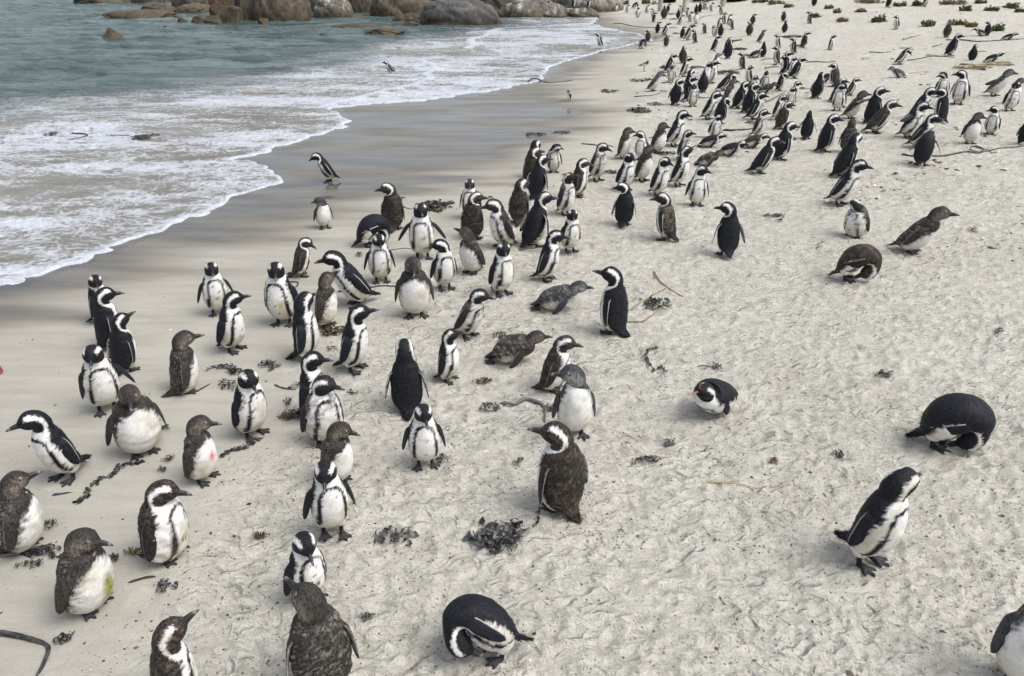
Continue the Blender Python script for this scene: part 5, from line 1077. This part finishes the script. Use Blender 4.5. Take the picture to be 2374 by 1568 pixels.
def beach_height(x, y):
    dryd = -signed(x, y, DRY); dry = sst(-.5, .6, dryd+(fbm(x*1.1, y*1.1, 8, 3)-.5)*1.1)
    wetd = -signed(x, y, WET); sd = shore(x, y)
    wet = sst(1.0, -.9, wetd+(fbm(x*.5+3, y*2.6, 9, 3)-.5)*1.8)
    wet = wet*(.72+.28*sst(.35, .55, fbm(x*.35+1, y*2.1, 19, 3)))
    wet = np.where(sd > -.15, 1, wet)
    return terrain(x, y)+sand_relief(x, y, dry)*(1-wet)*sst(75, 40, y), wet, dry
def fan(rows, t, off=1.):
    w = np.maximum(rows+off, 1.6)
    X = w[:, None]*t[None, :]; Y = np.repeat(rows[:, None], len(t), 1)
    return X.ravel(), Y.ravel()
rows = np.r_[-40, -15, -5, 0, 1., 1.6, np.exp(np.linspace(math.log(2.0), math.log(62), 600)), 70, 85, 110, 160, 260, 500, 900]
tt = np.r_[-30, -12, -5, -2.4, -1.4, -1.05, np.linspace(-.86, .86, 620), 1.05, 1.4, 2.4, 5, 12, 30]
X, Y = fan(rows, tt)
Z, wet, dry = beach_height(X, Y)
o = mesh_obj('beach', np.c_[X, Y, Z], grid_faces(len(rows), len(tt), False)[:, ::-1], M_SAND)
put(o.data, 'wet', wet); put(o.data, 'dry', dry)
tag(o, 'pale sandy beach, damp and smooth toward the sea and scuffed inland', None, None, 'structure')

# ---------------------------------------------------------------- sea
def water_height(x, y, d):
    w = .011*sst(0, .12, d)+.020*np.exp(-((d-.05)/.045)**2)+.03*sst(0, 5, d)
    r1 = seg_dist(x, y, FRONT); r2 = seg_dist(x, y, FRONT2)
    w += (.05*np.exp(-(r1/.16)**2)+.05*np.exp(-(r2/.25)**2))*sst(0, .3, d)
    amp = sst(.6, 6, d)
    sw = np.sin((y*.93-x*.42)*1.9+3*fbm(x*.25, y*.25, 70, 2))
    out = sst(-2, 5, signed(x, y, FOAMOUT))
    w += amp*(.035*sw+(.06+.20*out)*(fbm(x*.8, y*2.0, 71, 4)-.5)+.05*out*np.abs(fbm(x*1.6+3, y*4.2, 73, 3)-.5))
    return np.where(d < 0, -.05*sst(0, .08, -d), w)
rows = np.exp(np.linspace(math.log(5.2), math.log(66), 560)); rows = np.r_[rows, 75, 100, 160, 300, 495]
tt = np.r_[-30, -10, -4, -2, -1.2, np.linspace(-.92, .24, 520)]
X, Y = fan(rows, tt)
d = shore(X, Y)
F = grid_faces(len(rows), len(tt), False)[:, ::-1]
F = F[(d[F].max(1) > -.05)]
keep = np.unique(F); re = np.full(len(X), -1); re[keep] = np.arange(len(keep)); F = re[F]; X, Y, d = X[keep], Y[keep], d[keep]
Zw = water_height(X, Y, d)
o = mesh_obj('sea', np.c_[X, Y, Zw], F, M_WATER)
fo = signed(X, Y, FOAMOUT)                       # positive out at sea
r1 = seg_dist(X, Y, FRONT); r2 = seg_dist(X, Y, FRONT2)
deep = sst(-3.5, 1.5, fo+(fbm(X*.3, Y*.3, 60, 3)-.5)*4)
n1 = fbm(X*.45, Y*.9, 61, 3)
foam = .555*sst(2.5, -1.8, fo+(n1-.5)*7)
film = sst(6., 9.5, X+.42*(Y-8)+(fbm(X*.5, Y*.5, 62, 2)-.5)*1.)*sst(10, 13, Y)   # thin backwash toward the cove
thin = sst(.25, -.25, (Y-17.5)-.0*X)*0
cove = sst(-.2, .6, X-(-3.1+.34*(Y-14)))*sst(12.5, 14, Y)
foam = foam*(1-.30*cove)+.06*sst(14, 24, Y)*(foam > .3)+.22*sst(26, 4, fo)*sst(.42, .62, n1)
foam = np.maximum(foam, .8*np.exp(-(r1/.22)**2)); foam = np.maximum(foam, .8*np.exp(-(r2/.3)**2))
foam = np.maximum(foam, .70*np.exp(-((d-.10)/.22)**2))
foam = np.clip(foam+(fbm(X*.22, Y*.5, 64, 3)-.5)*.35*(foam > .05), 0, 1)
near = fbm(X*3, Y*3, 65, 2)
rim = np.maximum(sst(.15, .06, d+(near-.5)*.14), .95*sst(.16, .05, r1+(near-.5)*.12))
rim = np.maximum(rim, .95*sst(.24, .08, r2+(near-.5)*.18))
put(o.data, 'foam', foam); put(o.data, 'deep', deep); put(o.data, 'rim', rim)
tag(o, 'sea with white foamy wash over the beach and teal water beyond', None, None, 'structure')
def water_at(x, y):
    x = np.array([x]); y = np.array([y]); dd = shore(x, y)
    return (float(water_height(x, y, dd)[0]) if dd[0] > 0 else None)
def ground_at(x, y):
    w = water_at(x, y)
    z = float(beach_height(np.array([x]), np.array([y]))[0][0])
    return z if w is None else max(z, w)

# ---------------------------------------------------------------- boulders
def ico(sub):
    import bmesh
    bm = bmesh.new(); bmesh.ops.create_icosphere(bm, subdivisions=sub, radius=1)
    V = np.array([v.co[:] for v in bm.verts]); F = np.array([[v.index for v in f.verts] for f in bm.faces]); bm.free(); return V, F
IV, IF = ico(5)
IV3, IF3 = ico(4)
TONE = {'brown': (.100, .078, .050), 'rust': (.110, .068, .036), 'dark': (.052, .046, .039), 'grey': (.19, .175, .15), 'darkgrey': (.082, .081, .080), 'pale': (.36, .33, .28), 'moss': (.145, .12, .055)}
def noise3(V, sc, seed):
    return (fbm(V[:, 0]*sc+V[:, 2]*sc*.7, V[:, 1]*sc-V[:, 2]*sc*.6, seed, 4)+fbm(V[:, 2]*sc+7, V[:, 0]*sc*.8+V[:, 1]*sc*.5, seed+3, 4))/2-.5
for i, (x, y, rx, ry, h, tone, lab) in enumerate(BOULDERS):
    big = rx > .7
    V, F = (IV, IF) if big else (IV3, IF3)
    jag = tone in ('rust', 'moss') or 'block' in lab
    p = .88 if not jag else .75
    W = np.sign(V)*np.abs(V)**p
    n = noise3(V, 1.1, 100+i*7); n2 = noise3(V, 3.5, 140+i*7)
    if jag:                                   # broken faces
        rs = np.random.RandomState(i)
        for k in range(16):
            a = rs.normal(size=3)*np.array((1, 1, .8)); a /= np.linalg.norm(a); dd = W@a; lim = rs.uniform(.50, .85)
            W = W-np.maximum(dd-lim, 0)[:, None]*a
    W = W*(1+(.42 if not jag else .2)*n+.13*n2)[:, None]
    if big:
        rs = np.random.RandomState(70+i)
        for k in range(5):                    # joints in the granite
            a = rs.normal(size=3)*np.array((1.2, .6, .8)); a /= np.linalg.norm(a); dd = V@a+.10*n2*3; c0_ = rs.uniform(-.75, .75)
            W = W*(1-.075*np.exp(-((dd-c0_)/.045)**2)-.04*sst(c0_-.02, c0_+.05, dd)*rs.uniform(0, 1))[:, None]
    W = W/np.abs(W).max(0)
    lo = .35*h+.25
    W = W*np.array((rx*1.12, ry, 1)); W[:, 2] = np.where(W[:, 2] > 0, W[:, 2]*h, W[:, 2]*lo)
    if tone == 'moss':
        k = np.clip(1-W[:, 2]/h*.75, .2, 1); W[:, 0] = W[:, 0]*k-.12*rx*W[:, 2]/h; W[:, 1] *= k
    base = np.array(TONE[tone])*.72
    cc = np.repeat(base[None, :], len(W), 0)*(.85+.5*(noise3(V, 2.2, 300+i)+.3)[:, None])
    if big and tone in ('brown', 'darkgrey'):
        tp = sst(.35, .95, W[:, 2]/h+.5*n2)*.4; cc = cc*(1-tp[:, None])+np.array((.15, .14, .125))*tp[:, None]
    alg = sst(.75, .15, W[:, 2]+.9*n2)*.8            # brown weed line that the tide leaves
    cc = cc*(1-alg[:, None])+np.array((.060, .044, .020))*alg[:, None]
    if tone in ('grey', 'pale'):
        st = sst(.58, .72, fbm(V[:, 0]*9, V[:, 2]*1.2, 400+i, 3))*sst(.2, .6, W[:, 2]/h)*.5
        cc = cc*(1-st[:, None])+np.array((.55, .53, .50))*st[:, None]
    o = mesh_obj('boulder', W, F, M_ROCK, cc, smooth=not jag); o.location = (x, y, 0)
    tag(o, lab, 'boulder', 'boulders round the cove')

# ---------------------------------------------------------------- posts of the walkway
for x, y, z, r, lab in POSTS:
    k = 20; n = 26; an = np.linspace(0, 2*math.pi, k, endpoint=False); zz = np.linspace(-.4, 3.6, n)
    rr = r*(1+.05*(fbm(an[None, :]*2+0*zz[:, None], zz[:, None]*2, 5, 3)-.5))
    V = np.stack([np.cos(an)[None, :]*rr, np.sin(an)[None, :]*rr, zz[:, None]+0*rr], -1).reshape(-1, 3)
    nn = fbm(np.repeat(zz, k)*2.2, np.tile(an, n)*1.3, int(x*10), 4)[:, None]
    C = np.array((.30, .26, .19))*(1-nn)+np.array((.42, .45, .38))*nn
    F = [tuple(f) for f in grid_faces(n, k)]+[tuple(range((n-1)*k, n*k))]
    o = mesh_obj('wooden_post', V, F, M_POST, C); o.location = (x, y, z); tag(o, lab, 'post', 'walkway posts')

# ---------------------------------------------------------------- plants on the dune
GT = {'green': [(.115, .140, .050), (.15, .165, .065), (.085, .105, .042)], 'mix': [(.15, .17, .06), (.30, .25, .14), (.20, .17, .08)],
      'dry': [(.24, .19, .11), (.17, .135, .075), (.11, .115, .05)], 'straw': [(.44, .37, .24), (.36, .30, .19), (.28, .22, .13)], 'dark': [(.03, .042, .018), (.045, .055, .02), (.02, .025, .014)]}  # dark leaves: shade under the walkway put into their colour
for i, (x, y, rx, h, tone, lab) in enumerate(PLANTS):
    rs = np.random.RandomState(500+i); straw = tone == 'straw'
    n = int(min(620, 150+330*rx)) if tone != 'dark' else 1500; hh = min(h, 1.1) if not straw else .10  # dark bushes packed denser to stand in for the shaded strip behind the posts
    ry = min(rx*.8, 1.2) if not straw else min(rx*.6, .5)
    nc = 1 if straw else max(5, int(rx*11)); ca = rs.rand(nc)*6.28; cr = np.sqrt(rs.rand(nc))*.85; cs_ = rs.uniform(.10, .30, nc) if not straw else np.array([1.])
    if straw: cr[:] = 0
    w = rs.randint(0, nc, n); r = np.sqrt(rs.rand(n)); a = rs.rand(n)*2*math.pi
    px, py = (np.cos(ca[w])*cr[w]+np.cos(a)*r*cs_[w])*rx, (np.sin(ca[w])*cr[w]+np.sin(a)*r*cs_[w])*ry
    hh = hh*(1 if straw else rs.uniform(.5, 1, nc)[w])
    pz = rs.rand(n)*hh*(1-.7*r**2)*(.75 if not straw else 1)
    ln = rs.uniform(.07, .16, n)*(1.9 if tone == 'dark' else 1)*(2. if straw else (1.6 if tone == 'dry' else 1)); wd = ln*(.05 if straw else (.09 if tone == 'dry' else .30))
    d = np.c_[np.cos(a)+rs.normal(0, .5, n), np.sin(a)+rs.normal(0, .5, n), rs.uniform(.1, 1.1, n) if not straw else rs.normal(0, .12, n)]
    if straw: d[:, :2] = np.c_[1+rs.normal(0, .3, n), rs.normal(.1, .5, n)]
    d /= np.linalg.norm(d, axis=1)[:, None]
    s = np.cross(d, rs.normal(size=(n, 3))); s /= np.linalg.norm(s, axis=1)[:, None]
    c0 = np.c_[px, py, pz]; V = np.stack([c0, c0+d*ln[:, None]*.5+s*wd[:, None], c0+d*ln[:, None], c0+d*ln[:, None]*.5-s*wd[:, None]], 1).reshape(-1, 3)
    F = np.arange(4*n).reshape(-1, 4)
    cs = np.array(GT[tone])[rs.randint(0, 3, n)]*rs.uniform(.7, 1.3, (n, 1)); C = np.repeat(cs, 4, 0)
    # woody runners
    nb = 16 if not straw else 0; bv, bf = [], []
    for k in range(nb):
        t = np.linspace(0, 1, 5); aa = rs.rand()*2*math.pi; rr = rs.uniform(.4, 1.15)
        pts = np.c_[np.cos(aa)*t*rr*rx+rs.normal(0, .03, 5), np.sin(aa)*t*rr*ry, .015+.06*np.sin(t*3.1)*rs.rand()]
        o0 = len(V)+len(bv)*1
        for q in pts: bv += [q+np.array((0, .006, 0)), q-np.array((0, .006, 0)), q+np.array((0, 0, .012))]
        for j in range(4):
            for e in range(3):
                e2 = (e+1) % 3; bf.append((o0+j*3+e, o0+j*3+e2, o0+j*3+3+e2, o0+j*3+3+e))
    if bv:
        V = np.r_[V, np.array(bv)]; F = np.r_[F, np.array(bf)]; C = np.r_[C, np.repeat(np.array([(.16, .12, .075)]), len(bv), 0)]
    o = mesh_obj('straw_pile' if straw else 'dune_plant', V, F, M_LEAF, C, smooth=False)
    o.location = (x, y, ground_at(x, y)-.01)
    tag(o, lab, 'straw' if straw else 'plant', 'dry straw' if straw else 'dune plants')

# ---------------------------------------------------------------- seaweed heaps and kelp stalks
WT = {'black': [(.013, .014, .017), (.024, .025, .028), (.075, .075, .078), (.034, .029, .023)], 'brown': [(.050, .032, .018), (.030, .022, .015), (.075, .048, .026), (.02, .018, .015)],
      'olive': [(.040, .042, .018), (.022, .024, .018), (.070, .045, .022), (.016, .018, .018)], 'rust': [(.10, .038, .020), (.03, .022, .018), (.055, .030, .018), (.06, .055, .022)],
      'orange': [(.20, .075, .025), (.13, .05, .02), (.09, .035, .02), (.2, .09, .03)], 'yellow': [(.15, .12, .03), (.10, .085, .025), (.19, .15, .05), (.07, .06, .02)]}
def one_cluster(c, r):
    """indices of the largest bunch whose neighbours lie within r"""
    left = set(range(len(c))); best = []
    while left:
        todo = [left.pop()]; got = []
        while todo:
            k = todo.pop(); got.append(k)
            near = [q for q in left if np.hypot(*(c[q]-c[k])) < r]
            left.difference_update(near); todo += near
        if len(got) > len(best): best = got
    return sorted(best)
for i, (x, y, rx, ry, den, tone, lab) in enumerate(HEAPS):
    rs = np.random.RandomState(900+i); area = rx*ry
    far = y > 13; n = int(np.clip(den*(34+2200*area), 30, 330 if rx < .3 else 170)); big = den >= 1.
    L = np.clip((.55 if not far else .38)*rx, .035, .17); Vs, Fs, Cs = [], [], []; off = 0; ns = 8
    z0 = ground_at(x, y)
    for k in range(n):
        r = math.sqrt(rs.rand()); a = rs.rand()*2*math.pi
        if fbm(np.array([math.cos(a)*r*2.2+i]), np.array([math.sin(a)*r*2.2]), 33, 2)[0] < (.36 if not far else .42): continue
        c = np.array((math.cos(a)*r*rx*.88, math.sin(a)*r*ry*.88)); yaw = rs.rand()*6.28; ln = L*rs.uniform(.6, 1.9); wd = np.clip(ln*rs.uniform(.05, .13), .003, .014)
        t = np.linspace(-.5, .5, ns); cur = rs.normal(0, 2.3)
        th = yaw+cur*t*2; px = c[0]+np.cumsum(np.cos(th))*ln/ns-np.cos(yaw)*ln*.4; py = c[1]+np.cumsum(np.sin(th))*ln/ns-np.sin(yaw)*ln*.4
        zb = rs.rand()*(1-r)*(.032 if big else .02)*min(1, rx/.12)
        pz = zb+.006+.012*rs.rand()*np.sin(t*rs.uniform(4, 14)+rs.rand()*6)+.010
        roll = rs.normal(0, .4)+t*rs.normal(0, 2.2)
        nx, ny = -np.sin(th), np.cos(th); w = wd*(.45+.55*np.cos(t*2.6))*(1+.35*np.sin(t*30+k))
        A = np.c_[px+nx*w*np.cos(roll), py+ny*w*np.cos(roll), pz+w*np.sin(roll)]; B = np.c_[px-nx*w*np.cos(roll), py-ny*w*np.cos(roll), pz-w*np.sin(roll)]
        V = np.empty((2*ns, 3)); V[0::2] = A; V[1::2] = B; V[:, 2] = np.maximum(V[:, 2], -.004)
        Vs.append(V); j = np.arange(ns-1)*2+off; Fs.append(np.c_[j, j+1, j+3, j+2]); off += 2*ns
        Cs.append(np.repeat((np.array(WT[tone][rs.randint(0, 4)])*rs.uniform(.7, 1.5))[None, :], 2*ns, 0))
    sel = one_cluster(np.array([v[:, :2].mean(0) for v in Vs]), L*.95); Vs = [Vs[k] for k in sel]; Cs = [Cs[k] for k in sel]
    Fs = [np.c_[j, j+1, j+3, j+2] for j in [np.arange(ns-1)*2+q*2*ns for q in range(len(Vs))]]
    V = np.concatenate(Vs)
    # stand on the sand under each blade
    hz, _, _ = beach_height(V[:, 0]+x, V[:, 1]+y)
    dd = shore(V[:, 0]+x, V[:, 1]+y)
    hz = np.where(dd > 0, np.maximum(hz, water_height(V[:, 0]+x, V[:, 1]+y, dd)), hz)
    V[:, 2] += hz-z0+.004
    o = mesh_obj('seaweed_clump', V, np.concatenate(Fs), M_WEED, np.concatenate(Cs)); o.location = (x, y, z0)
    tag(o, lab, 'seaweed', 'seaweed washed up on the beach')
SC = {'black': (.020, .020, .022), 'grey': (.10, .098, .095), 'wood': (.26, .19, .11), 'straw': (.40, .27, .12), 'brown': (.06, .042, .028), 'ribbon': (.028, .029, .032), 'pink': (.22, .02, .05)}
for i, (pts, rad, tone, lab) in enumerate(STALKS):
    rs = np.random.RandomState(1500+i); P0 = np.array(pts)
    s = np.r_[0, np.cumsum(np.hypot(*np.diff(P0, axis=0).T))]; L = s[-1]; n = int(np.clip(L/.018, 12, 110))
    u = np.linspace(0, L, n); px = pchip(s, P0[:, 0], u); py = pchip(s, P0[:, 1], u)
    px = px+(fbm(u*5, u*0+i, 7, 3)-.5)*rad*1.6; py = py+(fbm(u*5+9, u*0+i, 8, 3)-.5)*rad*1.6
    hz, _, _ = beach_height(px, py); dd = shore(px, py); hz = np.where(dd > 0, np.maximum(hz, water_height(px, py, dd)), hz)
    hp4 = np.pad(hz, 4, mode='edge'); hz = np.max([hp4[q:q+n] for q in range(9)], 0); hz = np.convolve(np.pad(hz, 2, mode='edge'), np.ones(5)/5, 'valid')-.002
    tx, ty = np.gradient(px), np.gradient(py); q = np.hypot(tx, ty)+1e-9; nx, ny = -ty/q, tx/q
    m = 8; an = np.linspace(0, 2*math.pi, m, endpoint=False); end = np.sqrt(np.clip(np.minimum(u, L-u)/(rad*2.5), .06, 1))
    taper = (1-.5*u/L) if tone in ('wood', 'straw', 'black') else np.ones(n)
    rr = rad*end*taper*(1+.35*(fbm(u*30, u*0, 40+i, 2)-.5))
    fx, fz = (1.0, 1.0)
    if tone == 'ribbon':                      # a frilly frond: crinkled blades laid end over end
        Vs, Cs = [], []; ns = 7; t = np.linspace(-.5, .5, ns)
        for k in range(int(L/.007)):
            uc = rs.rand()*L; q0 = min(int(uc/L*(n-1)), n-1); th = math.atan2(ty[q0], tx[q0])+rs.normal(0, .45)+rs.normal(0, 1.3)*t
            ln = rs.uniform(.03, .07)*rad/.014; w = rs.uniform(.3, .75)*rad*(.5+.5*np.cos(t*2.6))
            cx_, cy_ = px[q0]+rs.normal(0, rad*.45), py[q0]+rs.normal(0, rad*.45)
            bx = cx_+np.cumsum(np.cos(th))*ln/ns-np.cos(th[ns//2])*ln*.5; by = cy_+np.cumsum(np.sin(th))*ln/ns-np.sin(th[ns//2])*ln*.5
            ro = rs.normal(0, .4)+t*rs.normal(0, 2.5); bz = hz[q0]+.004+.010*rs.rand()*(1+np.sin(t*rs.uniform(6, 16)))
            Vq = np.empty((2*ns, 3)); Vq[0::2] = np.c_[bx-np.sin(th)*w*np.cos(ro), by+np.cos(th)*w*np.cos(ro), bz+w*np.sin(ro)]; Vq[1::2] = np.c_[bx+np.sin(th)*w*np.cos(ro), by-np.cos(th)*w*np.cos(ro), bz-w*np.sin(ro)]
            Vs.append(Vq); Cs.append(np.repeat((np.array(WT['black'][rs.randint(0, 4)])*rs.uniform(.7, 1.4))[None, :], 2*ns, 0))
        Fs = [np.c_[j, j+1, j+3, j+2] for j in [np.arange(ns-1)*2+q*2*ns for q in range(len(Vs))]]
        org = np.array((px[0], py[0], hz[0]))
        o = mesh_obj('kelp_frond', np.concatenate(Vs)-org, np.concatenate(Fs), M_WEED, np.concatenate(Cs)); o.location = org
        tag(o, lab, 'kelp', 'kelp stalks on the beach'); continue
    if tone == 'brown' and 'feather' in lab: fx, fz = 1.3, .25
    V = np.stack([px[:, None]+nx[:, None]*np.cos(an)[None, :]*(rr*fx)[:, None], py[:, None]+ny[:, None]*np.cos(an)[None, :]*(rr*fx)[:, None],
                  (hz+rr*fz*.75)[:, None]+np.sin(an)[None, :]*(rr*fz)[:, None]], -1).reshape(-1, 3)
    nn = fbm(np.repeat(u, m)*18, np.tile(an, n)*1.5, 60+i, 3)[:, None]
    C = np.array(SC[tone])*(.5+1.1*nn)
    if tone in ('black', 'ribbon'):
        sp = sst(.56, .7, fbm(np.repeat(u, m)*40, np.tile(an, n)*2, 80+i, 2))[:, None]*.6; C = C*(1-sp)+np.array((.13, .128, .125))*sp
    org = np.array((px[0], py[0], hz[0])); F = [tuple(f) for f in grid_faces(n, m)]+[tuple(range(m-1, -1, -1)), tuple(range((n-1)*m, n*m))]
    wood = tone in ('wood', 'straw') or 'log' in lab.split()
    nm = 'feather' if 'feather' in lab else ('driftwood_stick' if wood else 'kelp_stalk')
    o = mesh_obj(nm, V-org, F, M_FEATHER if nm == 'feather' else (M_WOOD if wood else M_WEED), C); o.location = org
    tag(o, lab, {'feather': 'feather', 'driftwood_stick': 'stick', 'kelp_stalk': 'kelp'}[nm], {'feather': None, 'driftwood_stick': 'driftwood on the sand', 'kelp_stalk': 'kelp stalks on the beach'}[nm])

# ---------------------------------------------------------------- crumbs of weed and shell strewn over the sand
rs = np.random.RandomState(77); n = 44000
y = np.exp(rs.uniform(math.log(2.4), math.log(40), n)); x = (y+1)*rs.uniform(-.84, .84, n)
dryd = -signed(x, y, DRY); dens = fbm(x*.7, y*.7, 90, 3)
ok = (signed(x, y, WET) < -.3) & (rs.rand(n) < np.where(dryd > 0, (.22+.7*(dens > .52))*np.where(y < 9, .85, 1), .07))
x, y = x[ok], y[ok]; n = len(x); z, _, _ = beach_height(x, y)
sz = rs.lognormal(math.log(.0050), .5, n)*(1+np.maximum(y-8, 0)*.03); sz = np.minimum(sz, .030); an = rs.rand(n)*6.28; asp = rs.uniform(.25, .9, n)
n_big = 7000; bi = rs.choice(n, n_big); sel = (fbm(x[bi]*.55, y[bi]*.8, 95, 3) > .52) & (y[bi] > 8); bi = bi[sel]; sz[bi] = np.clip(sz[bi]*rs.uniform(2, 6, len(bi)), .012, .07)
dx, dy = np.cos(an)*sz, np.sin(an)*sz; ex, ey = -np.sin(an)*sz*asp, np.cos(an)*sz*asp
zt = z+.001; hp_ = sz*rs.uniform(.1, .5, n)
V = np.stack([np.c_[x-dx, y-dy, zt], np.c_[x+ex, y+ey, zt], np.c_[x+dx, y+dy, zt+hp_*.4], np.c_[x-ex, y-ey, zt], np.c_[x+ex*.1, y+ey*.1, zt+hp_+.001]], 1).reshape(-1, 3)
b = np.arange(n)*5; F = np.concatenate([np.c_[b, b+1, b+4], np.c_[b+1, b+2, b+4], np.c_[b+2, b+3, b+4], np.c_[b+3, b, b+4]])
pal = np.array([(.045, .040, .034), (.09, .078, .060), (.15, .13, .10), (.06, .060, .058), (.13, .08, .045), (.62, .60, .55)])
C = np.repeat(pal[rs.choice(6, n, p=[.32, .24, .16, .19, .04, .05])]*rs.uniform(.7, 1.3, (n, 1)), 5, 0)
o = mesh_obj('beach_debris', V, F, M_DEB, C, smooth=False); tag(o, 'dark crumbs of dry weed and shell strewn over the sand', 'debris', None, 'stuff')

# ---------------------------------------------------------------- two plovers
def tube(path, radii, m=8):
    path = np.array(path, float); radii = np.array(radii); n = len(path); an = np.linspace(0, 2*math.pi, m, endpoint=False)
    T = np.gradient(path, axis=0); T /= np.linalg.norm(T, axis=1)[:, None]+1e-9
    L = np.cross(np.array((0, 1., 0)), T); L /= np.linalg.norm(L, axis=1)[:, None]+1e-9; Y_ = np.cross(T, L)
    V = path[:, None, :]+(L[:, None, :]*np.cos(an)[None, :, None]+Y_[:, None, :]*np.sin(an)[None, :, None])*radii[:, None, None]
    return V.reshape(-1, 3), [tuple(f) for f in grid_faces(n, m)]+[tuple(range(m-1, -1, -1)), tuple(range((n-1)*m, n*m))]
for i, (x, y, z, rz, h, lab) in enumerate(PLOVERS):
    feed = 'feed' in lab; s = h/(.30 if not feed else .27)
    root = bpy.data.objects.new('plover', None); col.objects.link(root); root.location = (x, y, ground_at(x, y)); root.rotation_euler[2] = rz; root.scale = (s, s, s)
    tag(root, lab, 'bird', 'plovers near the water')
    if feed: pth = [(-.16, 0, .20), (-.10, 0, .185), (-.03, 0, .17), (.04, 0, .155), (.08, 0, .13), (.10, 0, .10), (.115, 0, .075), (.125, 0, .055), (.13, 0, .045)]
    else: pth = [(-.17, 0, .135), (-.11, 0, .150), (-.04, 0, .17), (.03, 0, .19), (.06, 0, .215), (.07, 0, .245), (.075, 0, .27), (.085, 0, .288), (.105, 0, .29)]
    V, F = tube(pth, [.008, .022, .046, .048, .034, .022, .022, .024, .008], 14)
    k = np.repeat(np.arange(9), 14); C = np.where((k <= 1)[:, None], (.03, .03, .03), (.33, .33, .34)); C = np.where(((k >= 3) & (k <= 6))[:, None], (.02, .02, .022), C)
    C = np.where(((k == 7))[:, None], (.7, .7, .68), C); C = np.where(((k >= 1) & (k <= 3) & (V[:, 2] < np.repeat(np.array(pth)[:, 2], 14)-.008))[:, None], (.7, .7, .68), C)
    parts = [(V, F, C)]
    for sg in (1, -1):
        v, f = tube([(-.01, sg*.02, .15), (-.02, sg*.02, .08), (-.005, sg*.02, .004), (.025, sg*.02, .003)], [.007, .0045, .0045, .004], 6); parts.append((v, f, np.repeat(np.array([(.03, .028, .028)]), len(v), 0)))
    VV, FF, CC = [], [], []; off = 0
    for v, f, c in parts: VV.append(v); FF += [tuple(q+off for q in t) for t in f]; CC.append(c); off += len(v)
    mesh_obj('body', np.concatenate(VV), FF, M_PL, np.concatenate(CC), root)
    e = np.array(pth[-1]); dv = np.array((.6, 0, -.8)) if feed else np.array((1, 0, -.05))
    v, f = tube([e-dv*.005, e+dv*.018, e+dv*.035], [.006, .0045, .0015], 6); mesh_obj('beak', v, f, M_HORN, np.repeat(np.array([(.02, .02, .02)]), len(v), 0), root)

# ---------------------------------------------------------------- the penguin colony
for (x, y, z, rz, sc, lod, kind, yaw, seed, opts, lab) in PENGUINS:
    parts = build_penguin(kind=kind, lod=lod, seed=seed, yaw=yaw, **opts)
    if lod == 2:
        V, F, C = parts['body']; root = mesh_obj('penguin', V, F, M_PL, C)
    else:
        root = bpy.data.objects.new('penguin', None); col.objects.link(root); root.empty_display_size = .1
        V, F, C = parts['body']; mesh_obj('body', V, F, M_PL, C, root)
        V, F, C = parts['beak']; mesh_obj('beak', V, F, M_HORN, C, root)
        for V, F, C in parts['eye']: mesh_obj('eye', V, F, M_EYE, C, root)
    if seed < 217:
        ga = np.linspace(0, 6.28, 12, endpoint=False); fx_, fy_ = x+.06*math.cos(rz), y+.06*math.sin(rz)
        zz = beach_height(np.r_[fx_+.08*np.cos(ga), fx_, x], np.r_[fy_+.08*np.sin(ga), fy_, y])[0]; z = float(np.percentile(zz, 75))
    root.location = (x, y, z); root.rotation_euler[2] = rz; root.scale = (sc, sc, sc)
    tag(root, lab, 'penguin', 'penguin colony on the beach')
